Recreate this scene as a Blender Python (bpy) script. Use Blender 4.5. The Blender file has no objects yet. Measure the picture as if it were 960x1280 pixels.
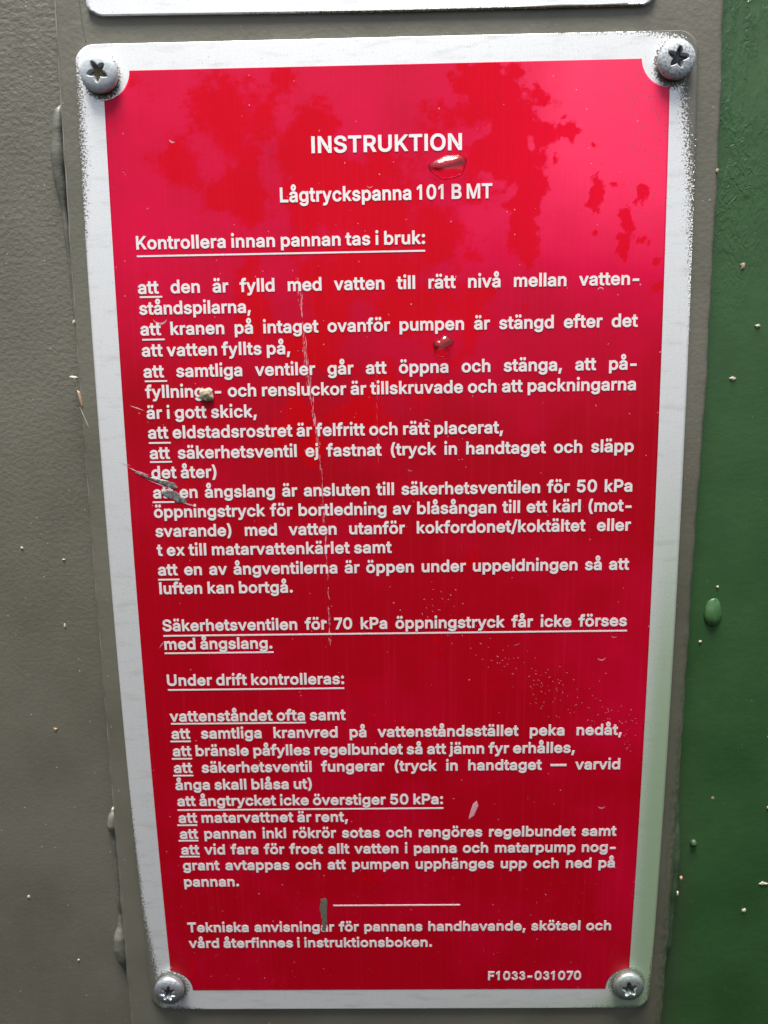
import bpy, bmesh, math, random, json
import numpy as np
from mathutils import Vector, Matrix

# ------------------------------------------------------------------ frame of reference
# Lengths on the sign are millimetres: u to the right, v up, h out of the sheet metal.
# The whole front is very slightly domed along v.
BEND = -3.149e-4
MM = 0.001
TILT = math.radians(0.5)             # the front leans back a little
BASE_Z = 1.2
CT, ST = math.cos(TILT), math.sin(TILT)

def P(u, v, h=0.0):
    hh = h + BEND * v * v
    y, z = -hh, v
    return Vector((u * MM, (y * CT + z * ST) * MM, BASE_Z + (z * CT - y * ST) * MM))

def P_np(a):
    a = np.asarray(a, float)
    hh = a[:, 2] + BEND * a[:, 1] ** 2
    y, z = -hh, a[:, 1]
    return np.stack([a[:, 0] * MM, (y * CT + z * ST) * MM, BASE_Z + (z * CT - y * ST) * MM], 1)

# ------------------------------------------------------------------ camera, light, exposure
S = bpy.context.scene
COL = S.collection
cam_data = bpy.data.cameras.new("camera")
cam = bpy.data.objects.new("camera", cam_data)
COL.objects.link(cam)
S.camera = cam
FPX = 999.383
cam_data.sensor_fit = 'AUTO'
cam_data.sensor_width = 36.0
cam_data.lens = 36.0 * FPX / 1280.0
cam_data.clip_start = 0.005
cam_data.clip_end = 2000.0
def rodrigues(w):
    w = np.array(w); t = np.linalg.norm(w); k = w / t
    K = np.array([[0, -k[2], k[1]], [k[2], 0, -k[0]], [-k[1], k[0], 0]])
    return np.eye(3) + math.sin(t) * K + (1 - math.cos(t)) * K @ K
Rc = rodrigues((3.32924405, -0.0259463577, -0.0259589121))     # sign axes -> camera axes (right, down, forward)
CAM_UVH = (1.36006131, 50.8709037, 179.638162)
def dir_world(d):                                              # direction in (u, v, h) -> world
    y, z = -d[2], d[1]
    return Vector((d[0], y * CT + z * ST, z * CT - y * ST))
right, down, fwd = [dir_world(Rc[i]) for i in range(3)]
y_, z_ = -CAM_UVH[2], CAM_UVH[1]
cam_loc = Vector((CAM_UVH[0] * MM, (y_ * CT + z_ * ST) * MM, BASE_Z + (z_ * CT - y_ * ST) * MM))
M = Matrix.Identity(4)
for r in range(3):
    M[r][0], M[r][1], M[r][2], M[r][3] = right[r], -down[r], -fwd[r], cam_loc[r]
cam.matrix_world = M
cam_data.dof.use_dof = True
cam_data.dof.focus_distance = 0.178
cam_data.dof.aperture_fstop = 26.0

SUN_EL, SUN_AZ = math.radians(79), math.radians(195)           # azimuth measured from +Y towards +X
world = bpy.data.worlds.new("World")
S.world = world
world.use_nodes = True
wn, wl = world.node_tree.nodes, world.node_tree.links
wn.clear()
sky = wn.new('ShaderNodeTexSky')
sky.sky_type = 'NISHITA'
sky.sun_disc = False
sky.sun_elevation = SUN_EL
sky.sun_rotation = SUN_AZ
sky.air_density = 1.0
sky.dust_density = 3.0
hs = wn.new('ShaderNodeHueSaturation')
hs.inputs['Saturation'].default_value = 0.4                    # a white, overcast sky
bg = wn.new('ShaderNodeBackground')
bg.inputs['Strength'].default_value = 0.085
wo = wn.new('ShaderNodeOutputWorld')
wl.new(sky.outputs[0], hs.inputs['Color'])
wl.new(hs.outputs[0], bg.inputs['Color'])
wl.new(bg.outputs[0], wo.inputs['Surface'])
sun_d = bpy.data.lights.new("sun", 'SUN')
sun_d.energy = 4.7
sun_d.angle = math.radians(28)
sun_d.color = (1.0, 0.96, 0.9)
sun = bpy.data.objects.new("sun", sun_d)
COL.objects.link(sun)
sd = Vector((math.sin(SUN_AZ) * math.cos(SUN_EL), math.cos(SUN_AZ) * math.cos(SUN_EL), math.sin(SUN_EL)))
sun.rotation_euler = (-sd).to_track_quat('-Z', 'Y').to_euler()
sun.location = (0, -2, 4)
vs = S.view_settings
S.display_settings.display_device = 'sRGB'
vs.view_transform = 'Standard'
vs.look = 'None'
vs.exposure = 1.03
vs.gamma = 1.0
vs.use_curve_mapping = False

rng = random.Random(7)
nrs = np.random.RandomState(11)

# ------------------------------------------------------------------ helpers: meshes
def thing(name, label, cat, at, group=None):
    o = bpy.data.objects.new(name, None)
    o.empty_display_size = 0.01
    o.location = at
    COL.objects.link(o)
    o['label'] = label; o['category'] = cat
    if group: o['group'] = group
    return o

def tag(o, label, cat, group=None):
    o['label'] = label; o['category'] = cat
    if group: o['group'] = group
    return o

def link(name, uvh, faces, mat, parent=None, smooth=True, attrs=None, keep=None):
    """One mesh object from points given in (u, v, h) mm; the points are kept as the attribute 'plate'."""
    uvh = np.asarray(uvh, float)
    w = P_np(uvh)
    org = np.array(root_of(parent).location if parent else w.mean(0))
    me = bpy.data.meshes.new(name)
    me.from_pydata((w - org).tolist(), [], faces)
    a = me.attributes.new('plate', 'FLOAT_VECTOR', 'POINT')
    a.data.foreach_set('vector', np.ascontiguousarray(uvh, dtype=np.float32).ravel())
    for k, val in (attrs or {}).items():
        b = me.attributes.new(k, 'FLOAT', 'POINT')
        b.data.foreach_set('value', np.asarray(val, dtype=np.float32).ravel())
    me.polygons.foreach_set('use_smooth', [smooth] * len(me.polygons))
    me.materials.append(mat)
    me.update()
    o = bpy.data.objects.new(name, me)
    COL.objects.link(o)
    if parent:
        o.parent = parent
    else:
        o.location = org
    return o

def root_of(o):
    while o.parent: o = o.parent
    return o

def grid_faces(nr, nc, off=0):
    return [(off + i * nc + j, off + i * nc + j + 1, off + (i + 1) * nc + j + 1, off + (i + 1) * nc + j)
            for i in range(nr - 1) for j in range(nc - 1)]

def fbm(u, v, scale, octaves=4, seed=0, ax=1.0, ay=1.0):
    """value noise, numpy, roughly -1..1"""
    r = np.random.RandomState(seed)
    tot = np.zeros_like(u); amp = 1.0; nrm = 0
    for o in range(octaves):
        T = r.rand(64, 64) * 2 - 1
        x = u * ax / scale * 2 ** o + 13.7 * (o + 1); y = v * ay / scale * 2 ** o + 7.3 * (o + 1)
        x0 = np.floor(x).astype(int); y0 = np.floor(y).astype(int)
        fx = x - x0; fy = y - y0
        fx = fx * fx * (3 - 2 * fx); fy = fy * fy * (3 - 2 * fy)
        g = lambda i, j: T[i % 64, j % 64]
        tot += amp * ((g(x0, y0) * (1 - fx) + g(x0 + 1, y0) * fx) * (1 - fy) + (g(x0, y0 + 1) * (1 - fx) + g(x0 + 1, y0 + 1) * fx) * fy)
        nrm += amp; amp *= 0.55
    return tot / nrm * 1.7

def sstep(a, b, x):
    t = np.clip((x - a) / (b - a), 0, 1)
    return t * t * (3 - 2 * t)

# ------------------------------------------------------------------ helpers: materials
class Mat:
    def __init__(s, name):
        s.m = bpy.data.materials.new(name); s.m.use_nodes = True
        s.n, s.l = s.m.node_tree.nodes, s.m.node_tree.links
        s.b = s.n['Principled BSDF']
        s._pos = None
    def set(s, **k):
        for key, val in k.items():
            inp = s.b.inputs[key.replace('_', ' ')]
            s.put(inp, val)
        return s
    def put(s, inp, val):
        if isinstance(val, bpy.types.NodeSocket): s.l.new(val, inp)
        elif hasattr(val, '__len__') and inp.type == 'RGBA' and len(val) == 3: inp.default_value = (*val, 1)
        else: inp.default_value = val
    def attr(s, name, vec=False):
        a = s.n.new('ShaderNodeAttribute'); a.attribute_name = name
        return a.outputs['Vector' if vec else 'Fac']
    @property
    def pos(s):
        if s._pos is None: s._pos = s.attr('plate', True)
        return s._pos
    def scaled(s, sc, loc=(0, 0, 0)):
        mp = s.n.new('ShaderNodeMapping'); mp.inputs['Scale'].default_value = sc; mp.inputs['Location'].default_value = loc
        s.l.new(s.pos, mp.inputs['Vector'])
        return mp.outputs[0]
    def noise(s, sc, detail=3, rough=0.55, loc=(0, 0, 0), dist=0.0):
        t = s.n.new('ShaderNodeTexNoise'); t.inputs['Scale'].default_value = 1
        t.inputs['Detail'].default_value = detail; t.inputs['Roughness'].default_value = rough
        t.inputs['Distortion'].default_value = dist
        if not hasattr(sc, '__len__'): sc = (sc, sc, sc)
        s.l.new(s.scaled(sc, loc), t.inputs['Vector'])
        return t.outputs[0]
    def vor(s, sc, loc=(0, 0, 0), out='Distance'):
        t = s.n.new('ShaderNodeTexVoronoi'); t.inputs['Scale'].default_value = 1
        if not hasattr(sc, '__len__'): sc = (sc, sc, sc)
        s.l.new(s.scaled(sc, loc), t.inputs['Vector'])
        return t.outputs['Distance'], t.outputs['Color']
    def math(s, op, a, b=0.0, c=None, clamp=False):
        t = s.n.new('ShaderNodeMath'); t.operation = op; t.use_clamp = clamp
        s.put(t.inputs[0], a); s.put(t.inputs[1], b)
        if c is not None: s.put(t.inputs[2], c)
        return t.outputs[0]
    def ss(s, a, b, x):
        t = s.n.new('ShaderNodeMapRange'); t.interpolation_type = 'SMOOTHSTEP'
        s.put(t.inputs['Value'], x)
        lo, hi, o0, o1 = (a, b, 0.0, 1.0) if a < b else (b, a, 1.0, 0.0)
        t.inputs['From Min'].default_value = lo; t.inputs['From Max'].default_value = hi
        t.inputs['To Min'].default_value = o0; t.inputs['To Max'].default_value = o1
        return t.outputs['Result']
    def rng(s, x, a, b, c, d):
        t = s.n.new('ShaderNodeMapRange'); s.put(t.inputs['Value'], x)
        for k, val in zip(('From Min', 'From Max', 'To Min', 'To Max'), (a, b, c, d)): t.inputs[k].default_value = val
        return t.outputs['Result']
    def mix(s, f, a, b):
        t = s.n.new('ShaderNodeMix'); t.data_type = 'RGBA'
        s.put(t.inputs[0], f); s.put(t.inputs[6], a); s.put(t.inputs[7], b)
        return t.outputs[2]
    def mixf(s, f, a, b):
        t = s.n.new('ShaderNodeMix'); t.data_type = 'FLOAT'
        s.put(t.inputs[0], f); s.put(t.inputs[2], a); s.put(t.inputs[3], b)
        return t.outputs[0]
    def bump(s, h, dist, strength=1.0, prev=None):
        t = s.n.new('ShaderNodeBump'); t.inputs['Strength'].default_value = strength
        t.inputs['Distance'].default_value = dist * MM
        s.put(t.inputs['Height'], h)
        if prev is not None: s.l.new(prev, t.inputs['Normal'])
        return t.outputs[0]
    def xyz(s):
        t = s.n.new('ShaderNodeSeparateXYZ'); s.l.new(s.pos, t.inputs[0]); return t.outputs

def specks(m, sc, keep, size, loc=(0, 0, 0)):
    """sparse dots: voronoi cells of which a random few carry a dot"""
    d, c = m.vor(sc, loc)
    sp = m.n.new('ShaderNodeSeparateColor'); m.l.new(c, sp.inputs[0])
    on = m.math('LESS_THAN', sp.outputs[0], keep)
    r = m.math('MULTIPLY', sp.outputs[1], size)
    return m.math('MULTIPLY', on, m.math('LESS_THAN', d, r))

OLIVE = (0.115, 0.112, 0.092)
def olive_nodes(m, peel):
    big = m.noise(0.035, 3)
    base = m.mix(m.rng(big, .35, .65, 0, 1), (0.108, 0.104, 0.078), (0.138, 0.133, 0.103))
    st = m.noise((.09, .03, .05), 4, .6, (5, 1, 0))
    base = m.mix(m.math('MULTIPLY', m.ss(.48, .68, st), .35), base, (0.135, 0.128, 0.096))
    fine = m.noise(2.3, 2)
    base = m.mix(m.math('MULTIPLY', m.ss(.58, .72, fine), .16), base, (0.19, 0.19, 0.16))
    dust = specks(m, .62, .30, .12, (3, 9, 1))
    base = m.mix(m.math('MULTIPLY', dust, .7), base, (0.42, 0.41, 0.36))
    dust2 = specks(m, .21, .10, .07, (7, 2, 5))
    return m.mix(m.math('MULTIPLY', dust2, .8), base, (0.36, 0.27, 0.18))

def make_olive(name, peel, dist):
    m = Mat(name)
    base = olive_nodes(m, peel)
    x = m.xyz()
    up = m.rng(x[1], -40, 110, .22, 1.0)
    if not peel:
        k = m.math('MULTIPLY', m.ss(58, 67, x[0]), m.ss(70, -30, x[1]))
        base = m.mix(m.math('MULTIPLY', k, .45), base, (0.060, 0.055, 0.038))  # shade at the lower right mixed into the colour as darker brown
        g = m.math('MULTIPLY', m.math('MULTIPLY', m.ss(66.5, 69.5, x[0]), m.ss(40, -70, x[1])), m.ss(.42, .58, m.noise((1.1, .5, 1), 4, .65, (2, 2, 0))))
        base = m.mix(m.math('MULTIPLY', g, .75), base, (0.030, 0.066, 0.026))
    n1 = m.noise((.92, .98, .7), 2, .5)
    n2 = m.noise(2.1, 2, .5)
    h = m.math('ADD', m.math('MULTIPLY', n1, 1.0), m.math('MULTIPLY', n2, .22))
    h = m.math('MULTIPLY', h, up)
    m.set(Base_Color=base, Roughness=m.rng(m.noise(.4, 2), .3, .7, .36, .52), Normal=m.bump(h, dist, 1.0), Specular_IOR_Level=.5)
    return m.m

M_PANEL = make_olive('olive_orange_peel_paint', 1, .17)
M_MOUNT = make_olive('olive_plate_paint', 0, .08)

def make_green():
    m = Mat('green_gloss_paint')
    x = m.xyz()
    big = m.noise(.05, 3)
    base = m.mix(m.rng(big, .3, .7, 0, 1), (0.020, 0.064, 0.018), (0.032, 0.092, 0.028))
    base = m.mix(m.math('MULTIPLY', specks(m, .62, .30, .10, (1, 4, 2)), .35), base, (0.30, 0.34, 0.23))
    base = m.mix(m.math('MULTIPLY', specks(m, .24, .09, .10, (5, 8, 3)), .8), base, (0.40, 0.33, 0.20))
    fin = m.noise((.25, .9, 1), 4, .65, (3, 3, 0))
    base = m.mix(m.math('MULTIPLY', m.ss(.5, .75, fin), .35), base, (0.034, 0.078, 0.034))
    # olive shows through next to the mount, low down
    edge = m.math('MULTIPLY', m.ss(79, 71, x[0]), m.ss(-30, -90, x[1]))
    base = m.mix(m.math('MULTIPLY', edge, .45), base, (0.05, 0.06, 0.035))
    wet = m.math('MULTIPLY', m.math('MULTIPLY', m.ss(45, 90, x[1]), m.ss(88, 78, x[0])), m.ss(.34, .58, m.noise((.22, .06, .1), 3, .6, (2, 9, 0))))
    n1 = m.noise((.75, .42, .8), 3, .55, dist=1.6)
    n2 = m.noise((.5, .7, .6), 2, .5)
    h = m.math('ADD', m.math('MULTIPLY', n2, .25), m.math('MULTIPLY', m.math('MULTIPLY', n1, wet), 2.0))
    m.set(Base_Color=base, Roughness=m.mixf(wet, .44, .27), Normal=m.bump(h, .15, 1.0), Specular_IOR_Level=.5)
    return m.m
M_GREEN = make_green()

def alu_nodes(m):
    n = m.noise((2.6, 2.6, 2.6), 3)
    br = m.noise((7, .12, 1), 2)
    base = m.mix(m.rng(n, .3, .7, 0, 1), (0.72, 0.735, 0.74), (0.82, 0.83, 0.835))
    base = m.mix(m.math('MULTIPLY', m.ss(.45, .75, br), .15), base, (0.52, 0.53, 0.54))
    dark = specks(m, 1.5, .30, .17, (2, 2, 2))
    return m.mix(m.math('MULTIPLY', dark, .55), base, (0.16, 0.155, 0.13))

def make_plate():
    m = Mat('bare_aluminium_with_overspray')
    base = alu_nodes(m)
    alg = m.attr('algae'); ov = m.attr('overspray'); amp = m.attr('ragged')
    n = m.noise((1.7, 1.7, 1), 4, .7)
    st = m.noise((.12, .5, 1), 4, .6, (9, 2, 0))
    base = m.mix(m.math('MULTIPLY', m.ss(.50, .72, st), .28), base, (0.40, 0.40, 0.36))
    sc = m.noise((.5, 11, 1), 2, .5, (2, 5, 0))
    base = m.mix(m.math('MULTIPLY', m.ss(.66, .72, sc), .35), base, (0.85, 0.86, 0.86))
    gr = m.ss(.25, .8, m.math('ADD', alg, m.math('MULTIPLY', m.math('SUBTRACT', n, .5), .7)))
    base = m.mix(m.math('MULTIPLY', alg, .85, clamp=True), base, (0.42, 0.58, 0.37))
    base = m.mix(m.math('MULTIPLY', gr, .45), base, (0.26, 0.42, 0.20))
    fl = m.noise((2.3, 2.3, 1), 5, .75, (4, 1, 0))
    k = m.math('ADD', ov, m.math('MULTIPLY', m.math('SUBTRACT', fl, .5), m.math('MULTIPLY', amp, 15.0)))
    mask = m.ss(-.12, .12, k)
    paint = m.mix(m.noise(.8, 2), (0.085, 0.082, 0.066), (0.135, 0.130, 0.108))
    base = m.mix(mask, base, paint)
    hb = m.bump(m.noise((9, .2, 1), 2), .03, .5)
    hb = m.bump(mask, .06, .8, hb)
    m.set(Base_Color=base, Metallic=m.mixf(mask, .45, 0.0), Roughness=m.mixf(mask, .42, .5), Normal=hb)
    return m.m
M_PLATE = make_plate()

def make_letter():
    m = Mat('bare_aluminium_lettering')
    base = alu_nodes(m)
    n = m.noise((1.2, 1.2, 1), 4, .65); n2 = m.noise((.09, .09, 1), 2)
    c = m.mix(.5, base, (0.86, 0.78, 0.79))
    c = m.mix(m.math('MULTIPLY', m.ss(.58, .72, n), m.rng(n2, .3, .7, .15, .6)), c, (0.50, 0.30, 0.31))
    m.set(Base_Color=c, Metallic=.25, Roughness=.45)
    return m.m
M_LETTER = make_letter()

def make_red():
    m = Mat('red_lacquer')
    x = m.xyz()
    br = m.noise((5.5, .05, 1), 3, .6)
    br2 = m.noise((1.3, .02, 1), 2, .6, (3, 0, 0))
    wet = m.attr('wet'); sky_haze = m.attr('sky_haze')
    fine = m.noise((.9, .9, 1), 4, .65)
    w = m.ss(-.30, .30, m.math('ADD', wet, m.math('MULTIPLY', m.math('SUBTRACT', fine, .5), 1.3)))
    crimson = m.mix(sky_haze, (0.345, 0.0005, 0.0075), (0.90, 0.0035, 0.086))  # sky reflection painted into the red as pink, strongest at upper right
    base = m.mix(w, crimson, m.mix(sky_haze, (0.46, 0.0004, 0.003), (0.74, 0.0010, 0.026)))
    base = m.mix(m.math('MULTIPLY', m.ss(.42, .7, br), .16), base, (0.34, 0.003, 0.014))
    base = m.mix(m.math('MULTIPLY', m.ss(.5, .75, br2), .10), base, (0.62, 0.02, 0.05))
    # grime grains and pale nicks
    ov = m.attr('overspray')
    gr = m.math('MULTIPLY', specks(m, 1.75, .8, .34, (1, 5, 0)), m.math('LESS_THAN', m.noise(.35, 3), m.math('MULTIPLY', ov, 1.15)))
    base = m.mix(m.math('MULTIPLY', gr, .72), base, (0.10, 0.055, 0.050))
    base = m.mix(m.math('MULTIPLY', specks(m, .62, .14, .10, (8, 1, 0)), .75), base, (0.62, 0.36, 0.38))
    base = m.mix(m.math('MULTIPLY', specks(m, .55, .12, .09, (2, 7, 0)), .7), base, (0.10, 0.02, 0.02))
    low = m.math('MULTIPLY', m.ss(-40, -110, x[1]), .5)
    base = m.mix(m.math('MULTIPLY', specks(m, 1.5, .22, .15, (6, 6, 0)), low), base, (0.50, 0.22, 0.20))
    rough = m.mixf(w, m.mixf(sky_haze, .42, .55), .28)
    hb = m.bump(br, .035, .55)
    hb = m.bump(m.noise(.5, 2), .05, .3, hb)
    m.set(Base_Color=base, Roughness=rough, Normal=hb, Specular_IOR_Level=m.mixf(w, m.rng(sky_haze, .5, 1.0, .12, .50), .10))
    return m.m
M_RED = make_red()

def simple(name, c, rough=.5, metal=0.0, c2=None, sc=1.5, bump=0.0, **k):
    m = Mat(name)
    n = m.noise(sc, 3, .6)
    m.set(Base_Color=m.mix(m.rng(n, .35, .65, 0, 1), c, c2 or tuple(x * .8 for x in c)), Roughness=rough, Metallic=metal, **k)
    if bump: m.set(Normal=m.bump(n, bump, .8))
    return m.m
M_EDGE = simple('bare_scratch', (0.72, 0.42, 0.45), .5, .2, (0.60, 0.22, 0.28), 3)
M_GOUGE = simple('gouged_metal', (0.10, 0.10, 0.10), .45, .6, (0.36, 0.35, 0.34), 1.6, .1)
M_STAIN = simple('brown_grime', (0.085, 0.075, 0.055), .8, 0, (0.13, 0.115, 0.085), 2.0, .1)
M_TAN = simple('tan_crumb', (0.42, 0.36, 0.24), .8, 0, (0.15, 0.13, 0.08), 1.1, .15)
M_CHIP = simple('pale_chip', (0.50, 0.46, 0.36), .7, 0, (0.34, 0.30, 0.22), 1.3)
M_RUST = simple('rust_chip', (0.42, 0.20, 0.10), .8, 0, (0.30, 0.26, 0.18), 1.3)
M_WELD = simple('painted_weld', (0.128, 0.127, 0.106), .45, 0, (0.10, 0.10, 0.082), .8, .15)
M_EDGE_HIGHLIGHT = simple('painted_edge_highlight', (0.22, 0.225, 0.21), .5, 0, (0.145, 0.145, 0.125), .35)
M_GREENBLOB = simple('green_paint_run', (0.030, 0.070, 0.030), .42, 0, (0.055, 0.080, 0.045), .6, .1)
M_UPPER = None

def make_water():
    m = Mat('water')
    # a drop too flat to focus light: clear, with the sky mirrored by its slopes
    tr = m.n.new('ShaderNodeBsdfTransparent'); tr.inputs[0].default_value = (1.0, .86, .86, 1)
    gl = m.n.new('ShaderNodeBsdfGlossy'); gl.inputs['Roughness'].default_value = .16
    fr = m.n.new('ShaderNodeFresnel'); fr.inputs['IOR'].default_value = 1.36
    mx = m.n.new('ShaderNodeMixShader'); out = m.n['Material Output']
    geo = m.n.new('ShaderNodeNewGeometry')
    m.l.new(m.math('MULTIPLY', m.math('MULTIPLY', fr.outputs[0], 2.6, clamp=True), m.math('SUBTRACT', 1.0, geo.outputs['Backfacing'])), mx.inputs[0]); m.l.new(tr.outputs[0], mx.inputs[1]); m.l.new(gl.outputs[0], mx.inputs[2])
    m.l.new(mx.outputs[0], out.inputs['Surface'])
    m.n.remove(m.b)
    return m.m
M_WATER = make_water()
M_WATER_GREEN = simple('light_filled_water', (0.055, 0.125, 0.045), .09, 0, (0.030, 0.085, 0.028), .32)  # opaque green, lightened to stand for light gathered inside a clear drop

def make_screw(name, zinc, chips):
    m = Mat(name)
    n = m.noise(1.3, 4, .65); n2 = m.noise(2.6, 4, .7, (5, 3, 1))
    if zinc:
        base = m.mix(m.ss(.4, .62, n), (0.66, 0.70, 0.76), (0.36, 0.37, 0.38))
        base = m.mix(m.math('MULTIPLY', m.ss(.60, .68, n2), .75), base, (0.10, 0.095, 0.075))
        if chips: base = m.mix(m.math('MULTIPLY', m.ss(.42, .6, m.noise(.8, 3, .6, (3, 8, 1))), .6), base, (0.30, 0.46, 0.28))
        m.set(Base_Color=base, Metallic=.85, Roughness=m.mixf(m.ss(.4, .6, n), .24, .46), Normal=m.bump(n2, .10, .7))
    else:
        base = m.mix(m.ss(.35, .65, n), (0.40, 0.44, 0.47), (0.50, 0.54, 0.57))
        base = m.mix(m.math('MULTIPLY', m.ss(.64 - chips, .72 - chips, n2), .85), base, (0.13, 0.135, 0.13))
        base = m.mix(m.math('MULTIPLY', m.ss(.70 - .5 * chips, .74 - .5 * chips, n), .7), base, (0.66, 0.63, 0.56))
        m.set(Base_Color=base, Metallic=.15, Roughness=.45, Normal=m.bump(n2, .12, .7))
    return m.m
M_SCR_A = make_screw('painted_screw', False, .0)
M_SCR_B = make_screw('worn_painted_screw', False, .13)
M_SCR_Z = make_screw('zinc_screw', True, 0)
M_SCR_ZG = make_screw('zinc_screw_with_algae', True, .2)
M_DIRT = simple('recess_dirt', (0.085, 0.070, 0.045), .9, 0, (0.26, 0.22, 0.12), 1.6, .2)
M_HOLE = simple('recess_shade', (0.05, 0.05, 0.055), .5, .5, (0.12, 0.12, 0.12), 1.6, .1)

# ------------------------------------------------------------------ body panels and mount
H_MOUNT, H_BACK = -1.0, -4.2
def panel(name, u0, u1, nu, mat, label):
    us = np.linspace(u0, u1, nu); vv = np.linspace(-330, 330, 221)
    U, V = np.meshgrid(us, vv)
    a = np.stack([U.ravel(), V.ravel(), np.full(U.size, H_BACK)], 1)
    b = a.copy(); b[:, 2] -= 2.0
    n = len(a); f = grid_faces(len(vv), nu)
    faces = f + [tuple(n + i for i in q[::-1]) for q in f]
    nr, nc = len(vv), nu
    for i in range(nr - 1):
        for j in (0, nc - 1):
            q = (i * nc + j, (i + 1) * nc + j, n + (i + 1) * nc + j, n + i * nc + j); faces.append(q if j == 0 else q[::-1])
    for j in range(nc - 1):
        for i in (0, nr - 1):
            q = (i * nc + j, n + i * nc + j, n + i * nc + j + 1, i * nc + j + 1); faces.append(q if i == 0 else q[::-1])
    o = link(name, np.vstack([a, b]), faces, mat, None, True)
    for p in list(o.data.polygons)[2 * len(f):]: p.use_smooth = False
    return tag(o, label, 'metal panel')
panel_olive = panel('sheet_metal_wall', -300, -0.05, 61, M_PANEL, 'grey olive metal panel with orange peel paint, left of the red sign')
panel_green = panel('sheet_metal_wall', 0.05, 300, 61, M_GREEN, 'dark green painted metal panel on the right of the red sign')

# the mount: a thick painted strip with rounded edges
def mount_edges(v):
    l = np.interp(v, [-320, -121, -96, -66, -49, -26, 17, 54, 92, 128, 320], [-73.2, -72.7, -72.0, -71.3, -71.0, -70.6, -70.3, -70.2, -70.1, -70.2, -70.2])
    r = np.interp(v, [-320, -122, -70, -35, 0, 23, 41, 69, 86, 108, 128, 320], [70.2, 70.2, 70.1, 69.9, 69.9, 70.3, 70.8, 71.0, 71.3, 71.5, 71.3, 71.3])
    return l, r
vv = np.concatenate([np.linspace(-320, -140, 30), np.linspace(-138, 138, 277), np.linspace(140, 320, 30)])
R1 = 1.15
prof = [('l', 0.0, H_BACK - .5), ('l', 0.0, H_MOUNT - R1)]
for k in range(1, 7):
    t = k / 6 * math.pi / 2
    prof.append(('l', R1 * (1 - math.cos(t)), H_MOUNT - R1 + R1 * math.sin(t)))
inner = 24
pts = []
for v in vv:
    l, r = mount_edges(v)
    wob = 0.10 * math.sin(v * .31) + .07 * math.sin(v * .83 + 1)
    L_, R_ = l + wob, r + .8 * wob
    row = [(L_ + d, v, h) for _, d, h in prof]
    a, b = L_ + R1, R_ - R1
    row += [(a + (b - a) * k / inner, v, H_MOUNT) for k in range(1, inner)]
    row += [(R_ - d, v, h) for _, d, h in prof[::-1]]
    pts.append(row)
nc = len(pts[0])
mount_root = thing('mounting_plate', 'raised grey olive mounting plate with rounded edges carrying the red sign', 'mounting plate', P(0, -320, H_BACK))
arr = np.array(pts).reshape(-1, 3)
mf = grid_faces(len(vv), nc)
mf.append(tuple(range(nc))[::-1]); mf.append(tuple((len(vv) - 1) * nc + j for j in range(nc)))
link('plate_body', arr, mf, M_MOUNT, mount_root)

def tube(path, name, mat, parent, n=14, flat=1.0, attrs=None):
    """path of (u, v, h, radius); capped soft bead"""
    pts, faces = [], []
    path = [np.array(p, float) for p in path]
    dense = []
    for a, b in zip(path[:-1], path[1:]):
        k = max(2, int(np.linalg.norm((b - a)[:3]) / .5))
        dense += [a + (b - a) * (i / k) for i in range(k)]
    dense.append(path[-1])
    for i, q in enumerate(dense):
        d = dense[min(i + 1, len(dense) - 1)] - dense[max(i - 1, 0)]
        t = d[:3] / (np.linalg.norm(d[:3]) + 1e-9)
        s = np.cross(t, (0, 0, 1)); s /= np.linalg.norm(s) + 1e-9
        nn = np.cross(s, t)
        rr = q[3] * (1 + .06 * math.sin(i * .37) + .05 * math.sin(i * .23 + 1))
        for j in range(n):
            a = 2 * math.pi * j / n
            pts.append(q[:3] + rr * (math.cos(a) * s + flat * math.sin(a) * nn))
    m = len(dense)
    for i in range(m - 1):
        for j in range(n):
            faces.append((i * n + j, i * n + (j + 1) % n, (i + 1) * n + (j + 1) % n, (i + 1) * n + j))
    faces.append(tuple(range(n))[::-1]); faces.append(tuple((m - 1) * n + j for j in range(n)))
    o = link(name, pts, faces, mat, parent)
    bm = bmesh.new(); bm.from_mesh(o.data); bmesh.ops.recalc_face_normals(bm, faces=bm.faces); bm.to_mesh(o.data); bm.free()
    return o
tube([(-71.0, 107, -4.6, .25), (-71.3, 105.5, -3.7, .8), (-71.7, 102, -3.6, 1.35), (-72.0, 97, -3.6, 1.55), (-72.1, 92, -3.7, 1.4), (-71.8, 89, -3.8, 1.1), (-71.6, 85, -3.9, .7), (-71.2, 76, -4.1, .6), (-70.9, 62, -4.3, .45), (-70.7, 52, -4.6, .3)],
     'weld_bead', M_WELD, mount_root)
tube([(-71.8, -60, -4.6, .3), (-72.2, -62, -3.7, 1.0), (-72.4, -64.5, -3.4, 1.4), (-72.2, -68, -3.8, 1.0), (-72.4, -74, -3.9, .8), (-72.7, -84, -3.9, .9), (-73.0, -91, -4.1, .7), (-73.2, -95, -3.8, 1.0), (-73.6, -98, -3.2, 1.7), (-73.7, -101, -3.2, 1.9), (-73.5, -104.5, -3.4, 1.6), (-73.2, -108, -3.9, 1.1), (-72.8, -112, -4.6, .4)],
     'weld_bead', M_WELD, mount_root)
tube([(70.5, -57, -4.4, .3), (70.2, -62, -3.4, .8), (70.2, -67, -3.0, 1.1), (70.4, -73, -2.8, 1.35), (70.6, -80, -2.9, 1.4), (70.6, -87, -3.0, 1.1), (70.4, -94, -3.1, 1.2), (70.3, -101, -3.2, 1.2), (70.3, -106, -3.5, .9), (70.4, -111, -4.4, .4)],
     'paint_run', M_GREENBLOB, mount_root)
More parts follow.
